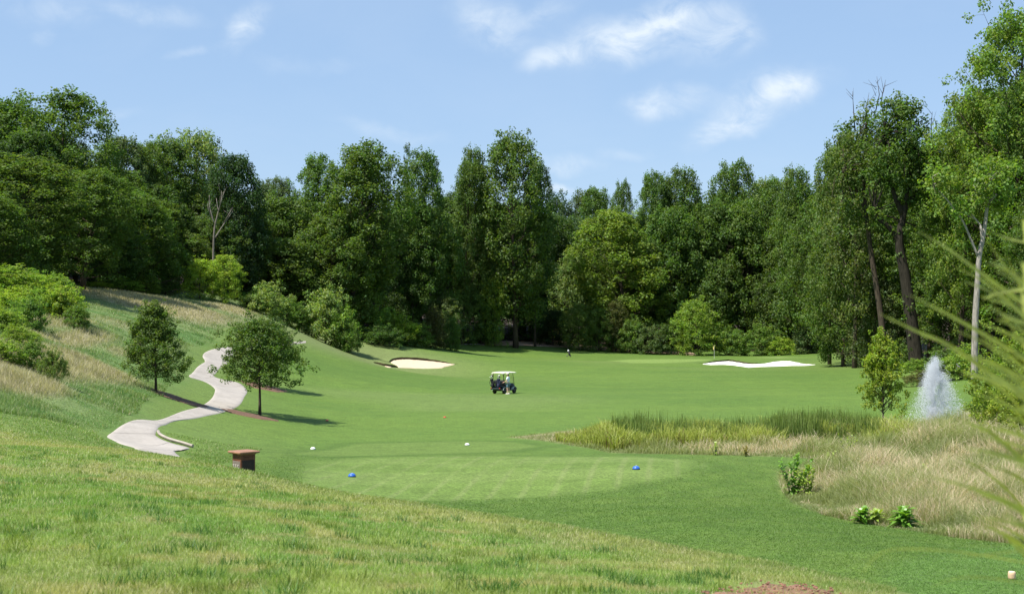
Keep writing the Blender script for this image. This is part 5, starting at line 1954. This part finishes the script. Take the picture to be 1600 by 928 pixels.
def person(lab, loc, rz, pose, shirt, shorts, cap, k=1.0):
    """pose: dict of joint positions in metres, facing +y, x to the right"""
    rt = thing('person', lab, 'person', loc, rz)
    J = pose
    V, E, Rd = [], [], []

    def chain(start, pts):
        prev = start
        for p, rd in pts:
            V.append(Vector(p) * k)
            Rd.append(tuple(q * k for q in rd) if hasattr(rd, '__len__') else rd * k)
            if prev is not None:
                E.append((prev, len(V) - 1))
            prev = len(V) - 1
        return prev
    pel = chain(None, [((0, 0, .94), (.15, .11))])
    chest = chain(pel, [((0, .0, 1.12), (.135, .10)), ((0, .0, 1.32), (.165, .115))])
    neck = chain(chest, [((0, .0, 1.46), (.075, .07)), (J['neck'], .055), (J['head0'], (.062, .075)), (J['head1'], (.082, .10)), (J['head2'], (.070, .088))])
    for s in ('l', 'r'):
        sg = -1 if s == 'l' else 1
        wrist = chain(chest, [((sg * .17, 0, 1.40), .062), (J['elb_' + s], .045), (J['wri_' + s], .030), (J['hand_' + s], (.036, .018))])
        h = Vector(J['hand_' + s])
        dr = (h - Vector(J['wri_' + s])).normalized()
        sd = dr.cross(Vector((0, 1, 0.01))).normalized()
        for i, (o_, L) in enumerate(((-.027, .07), (-.009, .082), (.009, .078), (.027, .062))):
            a = h + sd * o_ + dr * .03
            chain(wrist, [(a, .009), (a + dr * L * .5 + Vector((0, .006, 0)), .0085), (a + dr * L * .85 + Vector((0, .024, 0)), .007)])
        a = h + sd * (-.035 * sg)
        chain(wrist, [(a, .011), (a + dr * .035 + sd * (-.022 * sg) + Vector((0, .02, 0)), .009)])
        chain(pel, [((sg * .095, 0, .88), .085), (J['kne_' + s], .058), (J['ank_' + s], .040), (Vector(J['ank_' + s]) + Vector((0, .07, -.05)), (.035, .03)), (Vector(J['ank_' + s]) + Vector((0, .15, -.055)), (.032, .022))])
    body = skinned('body', V, E, Rd, M['skin'], rt)
    # shirt, shorts
    V, E, Rd = [], [], []
    c0 = chain(None, [((0, 0, .92), (.175, .135)), ((0, 0, 1.12), (.16, .125)), ((0, 0, 1.32), (.185, .135))])
    chain(c0, [((0, 0, 1.45), (.10, .09))])
    for s in ('l', 'r'):
        sg = -1 if s == 'l' else 1
        e = Vector((sg * .17, 0, 1.40)).lerp(Vector(J['elb_' + s]), .75)
        chain(c0, [((sg * .17, 0, 1.405), .080), (e, .066)])
    skinned('shirt', V, E, Rd, shirt, rt)
    V, E, Rd = [], [], []
    c0 = chain(None, [((0, 0, .95), (.170, .13))])
    for s in ('l', 'r'):
        sg = -1 if s == 'l' else 1
        kn = Vector(J['kne_' + s])
        chain(c0, [((sg * .10, 0, .86), .105), (Vector((sg * .10, 0, .86)).lerp(kn, .5), .098), (Vector((sg * .10, 0, .86)).lerp(kn, .88), .090)])
    skinned('shorts', V, E, Rd, shorts, rt)
    h1, h2 = Vector(J['head1']) * k, Vector(J['head2']) * k
    fw = Vector(J.get('look', (0, 1, 0))).normalized()
    b = MB()
    b.lathe([(.095, 0), (.104, .03), (.098, .08), (.07, .115), (.02, .13)], 16, c=h1 + Vector((0, 0, .035)))
    b.box(h1 + fw * .13 + Vector((0, 0, .045)), (.15, .12, .012), Matrix.Rotation(math.atan2(-fw.x, fw.y), 3, 'Z'), bev=.004)
    b.build('cap', cap, rt, True)
    b = MB()
    b.lathe([(.070, -.075), (.088, -.04), (.092, .02), (.09, .04)], 14, c=h1 - fw * .022)
    b.build('hair', M['hair'], rt, True)
    sidev = fw.cross(Vector((0, 0, 1)))
    b = MB()
    b.tube([h1 + fw * .085 + Vector((0, 0, .012)), h1 + fw * .112 + Vector((0, 0, -.028)), h1 + fw * .09 + Vector((0, 0, -.036))], [.010, .016, .012], 6)
    for s in (-1, 1):
        b.tube([h1 + sidev * s * .084 + Vector((0, 0, .02)), h1 + sidev * s * .092 - fw * .01, h1 + sidev * s * .084 + Vector((0, 0, -.03))], [.010, .017, .009], 6)
    b.build('nose_and_ears', M['skin'], rt, True)
    for s in (-1, 1):
        b = MB()
        b.lathe([(.002, -.012), (.011, -.006), (.012, .004), (.002, .012)], 8, c=h1 + fw * .086 + sidev * s * .034 + Vector((0, 0, .012)))
        b.build('eye', M['hair'], rt, True)
    b = MB()
    b.tube([h1 + fw * .086 - sidev * .024 + Vector((0, 0, -.062)), h1 + fw * .096 + Vector((0, 0, -.064)), h1 + fw * .086 + sidev * .024 + Vector((0, 0, -.062))], [.004, .007, .004], 6)
    b.build('mouth', plain('lips', (.42, .18, .15)), rt, True)
    for s in ('l', 'r'):
        a = Vector(J['ank_' + s]) * k
        b = MB()
        b.box(a + Vector((0, .055, -.055)), (.10, .28, .075), None, 0, .82, .03)
        b.build('shoe', M['shoe'], rt, True)
    return rt


stand = dict(neck=(0, .01, 1.52), head0=(0, .03, 1.58), head1=(0, .035, 1.66), head2=(0, .03, 1.73), elb_l=(-.25, .05, 1.14), wri_l=(-.22, .26, 1.02), hand_l=(-.20, .33, 1.0),
             elb_r=(.26, -.02, 1.13), wri_r=(.25, .16, .95), hand_r=(.24, .22, .91), kne_l=(-.11, .04, .50), kne_r=(.12, -.01, .50), ank_l=(-.12, 0, .09), ank_r=(.15, -.05, .09))
pq = hit(794, 615.6)
person('golfer in a pale cap, blue shirt and grey shorts standing beside the golf cart', (pq[0], pq[1], gz1(*pq)), R(68), stand, M['shirt'], M['shorts'], M['cap'])
Yp = 119
ppx = (1498 - 800) / F * Yp
pz_ = gz1(ppx, Yp)
ztop = 6 - (552 - 505) / F * Yp
kk = 1.0
person('person in a white top and red cap half hidden by shrubs behind the fountain', (ppx, Yp, min(pz_ + .0, ztop - 1.8) if ztop - 1.8 > pz_ else pz_), R(130), dict(stand), M['shirt_w'], M['shorts'], M['cap_red'])

# ------------------------------------------------------------------ push cart on the far fairway
q = hit(889, 557.2)
pc = thing('golf_push_cart', 'small dark golf push cart carrying a bag, alone near the far woods', 'push cart', (q[0], q[1], gz1(*q)), rz=R(35))
b = MB()
b.tube([(0, -.30, .12), (0, -.05, .35), (0, .30, .95), (0, .42, 1.08)], .022, 6)
b.tube([(-.34, .05, .16), (0, .0, .38), (.34, .05, .16)], .02, 6)
b.tube([(-.12, .44, 1.09), (.12, .44, 1.09)], .02, 6)
b.build('frame', M['dark_metal'], pc)
for xw, yw, rw in ((-.36, .05, .15), (.36, .05, .15), (0, -.36, .12)):
    b = MB()
    b.lathe([(rw * .3, -.02), (rw * .95, -.03), (rw, 0), (rw * .95, .03), (rw * .3, .02)], 16, 'x', (xw, yw, rw))
    w = b.build('wheel', M['rubber'], pc, True)
    b = MB()
    b.lathe([(.01, -.024), (rw * .55, -.026), (rw * .55, .026), (.01, .024)], 10, 'x', (xw, yw, rw))
    b.build('rim', M['rim'], w, True)
rot = Matrix.Rotation(R(-28), 3, 'X')
b = MB()
b.lathe([(.12, 0), (.17, .03), (.17, .4), (.15, .6), (.17, .82), (.14, .84)], 14, c=(0, -.24, .24), rot=rot)
b.build('bag', M['bag1'], pc, True)
tp = Vector((0, -.24, .24)) + rot @ Vector((0, 0, .84))
b = MB()
b.lathe([(.15, -.02), (.17, .05), (.13, .16), (.04, .22)], 12, c=tp, rot=rot)
b.build('rain_hood', M['white'], pc, True)
for k in range(4):
    a = k * 1.6
    b = MB()
    e = tp + rot @ Vector((.07 * math.cos(a), .07 * math.sin(a), .30 + .05 * (k % 2)))
    b.tube([tp + Vector((.05 * math.cos(a), .05 * math.sin(a), 0)), e], .009, 5)
    b.box(e, (.08, .03, .045), bev=.01)
    b.build('club', M['steel'], pc)

# ------------------------------------------------------------------ long arching blades of ornamental grass close on the right
M['pampas'] = plant_leaf_mat('arching_grass_leaf', (.400, .440, .100))
og = thing('ornamental_grass', 'clump of long arching grass blades leaning in from the right border', 'ornamental grass', (1.52, 2.7, gz1(1.52, 2.7)))
og_p = Vector(og.location)
ARCH = [  # photograph points from the tip inward, distance, width (m)
    ([(1436, 362), (1484, 392), (1528, 425), (1600, 476)], 2.5, .013), ([(1421, 461), (1479, 491), (1533, 521), (1600, 560)], 2.3, .012), ([(1374, 490), (1434, 519), (1490, 545), (1600, 622)], 2.4, .012),
    ([(1545, 360), (1572, 372), (1600, 379)], 2.6, .007), ([(1541, 374), (1568, 415), (1600, 448)], 2.5, .011), ([(1535, 468), (1560, 458), (1600, 452)], 2.4, .009), ([(1530, 462), (1578, 478), (1600, 492)], 2.2, .010),
    ([(1505, 582), (1541, 594), (1576, 620), (1600, 650)], 2.4, .012), ([(1498, 655), (1526, 667), (1552, 681), (1600, 722)], 2.3, .014), ([(1530, 527), (1566, 550), (1600, 577)], 2.6, .012), ([(1548, 470), (1575, 505), (1600, 545)], 2.3, .009),
    ([(1555, 584), (1580, 602), (1610, 640)], 2.1, .010), ([(1440, 742), (1500, 757), (1560, 778), (1600, 796)], 2.1, .008), ([(1520, 768), (1560, 782), (1610, 806)], 2.2, .009), ([(1345, 898), (1372, 866), (1410, 857), (1500, 862), (1610, 880)], 1.9, .0028),
    ([(1455, 915), (1500, 902), (1550, 903), (1610, 912)], 1.9, .003), ([(1480, 872), (1540, 866), (1610, 858)], 2.0, .003), ([(1570, 392), (1585, 430), (1612, 500)], 2.7, .010), ([(1560, 640), (1580, 660), (1610, 700)], 2.0, .009), ([(1562, 500), (1580, 500), (1612, 510)], 2.3, .006)]
rg = random.Random(12)
for i in range(44):       # thinner blades of the same clump
    u0, v0 = rg.uniform(1490, 1590), rg.uniform(400, 830)
    dv = rg.uniform(.25, .85) if v0 > 470 else rg.uniform(.45, 1.0)
    L_ = 1612 - u0
    ARCH.append(([(u0, v0), (u0 + L_ * .35, v0 + L_ * dv * .22), (u0 + L_ * .7, v0 + L_ * dv * .58), (1612, v0 + L_ * dv)], rg.uniform(1.7, 2.7), rg.uniform(.006, .012)))
gb = MB()
for i, (pts, Y, wd) in enumerate(ARCH):
    P = [Vector(P3(u, v, Y + .12 * j)) - og_p for j, (u, v) in enumerate(pts)]
    last = P[-1]
    d = (P[-1] - P[-2]).normalized()
    ang = i * 2.4
    rootp = Vector((.10 * math.cos(ang), .10 * math.sin(ang), -.03))
    apex = last + d * .10
    apex.x = max(apex.x, last.x + .03)
    lowp = rootp.lerp(apex, .5) + Vector((.04, 0, .12))
    P = P + [apex, lowp, rootp]
    cc = catmull([np.array(p) for p in P], 7)
    n = len(cc)
    vs, fs = [], []
    for j, p in enumerate(cc):
        a, bb = cc[max(0, j - 1)], cc[min(n - 1, j + 1)]
        tg = Vector(bb - a).normalized()
        sd = tg.cross(Vector((.15, -1, .45))).normalized()
        w = wd * min(1, .08 + 2.2 * (j / (n - 1)) ** .8) / 2
        c = Vector(p)
        up_ = sd.cross(tg).normalized() * w * .35
        vs += [c - sd * w + up_, c, c + sd * w + up_]
    for j in range(n - 1):
        for k in range(2):
            fs.append((j * 3 + k, j * 3 + k + 1, j * 3 + k + 4, j * 3 + k + 3))
    gb.add(vs, fs)
gb.build('blades', M['pampas'], og, True)
cb = MB()
cb.lathe([(.02, -.1), (.13, -.04), (.15, .03), (.10, .10), (.02, .14)], 12)
cb.build('root_crown', plain('grass_crown', (.14, .13, .05), .95, .3, 20), og, True)
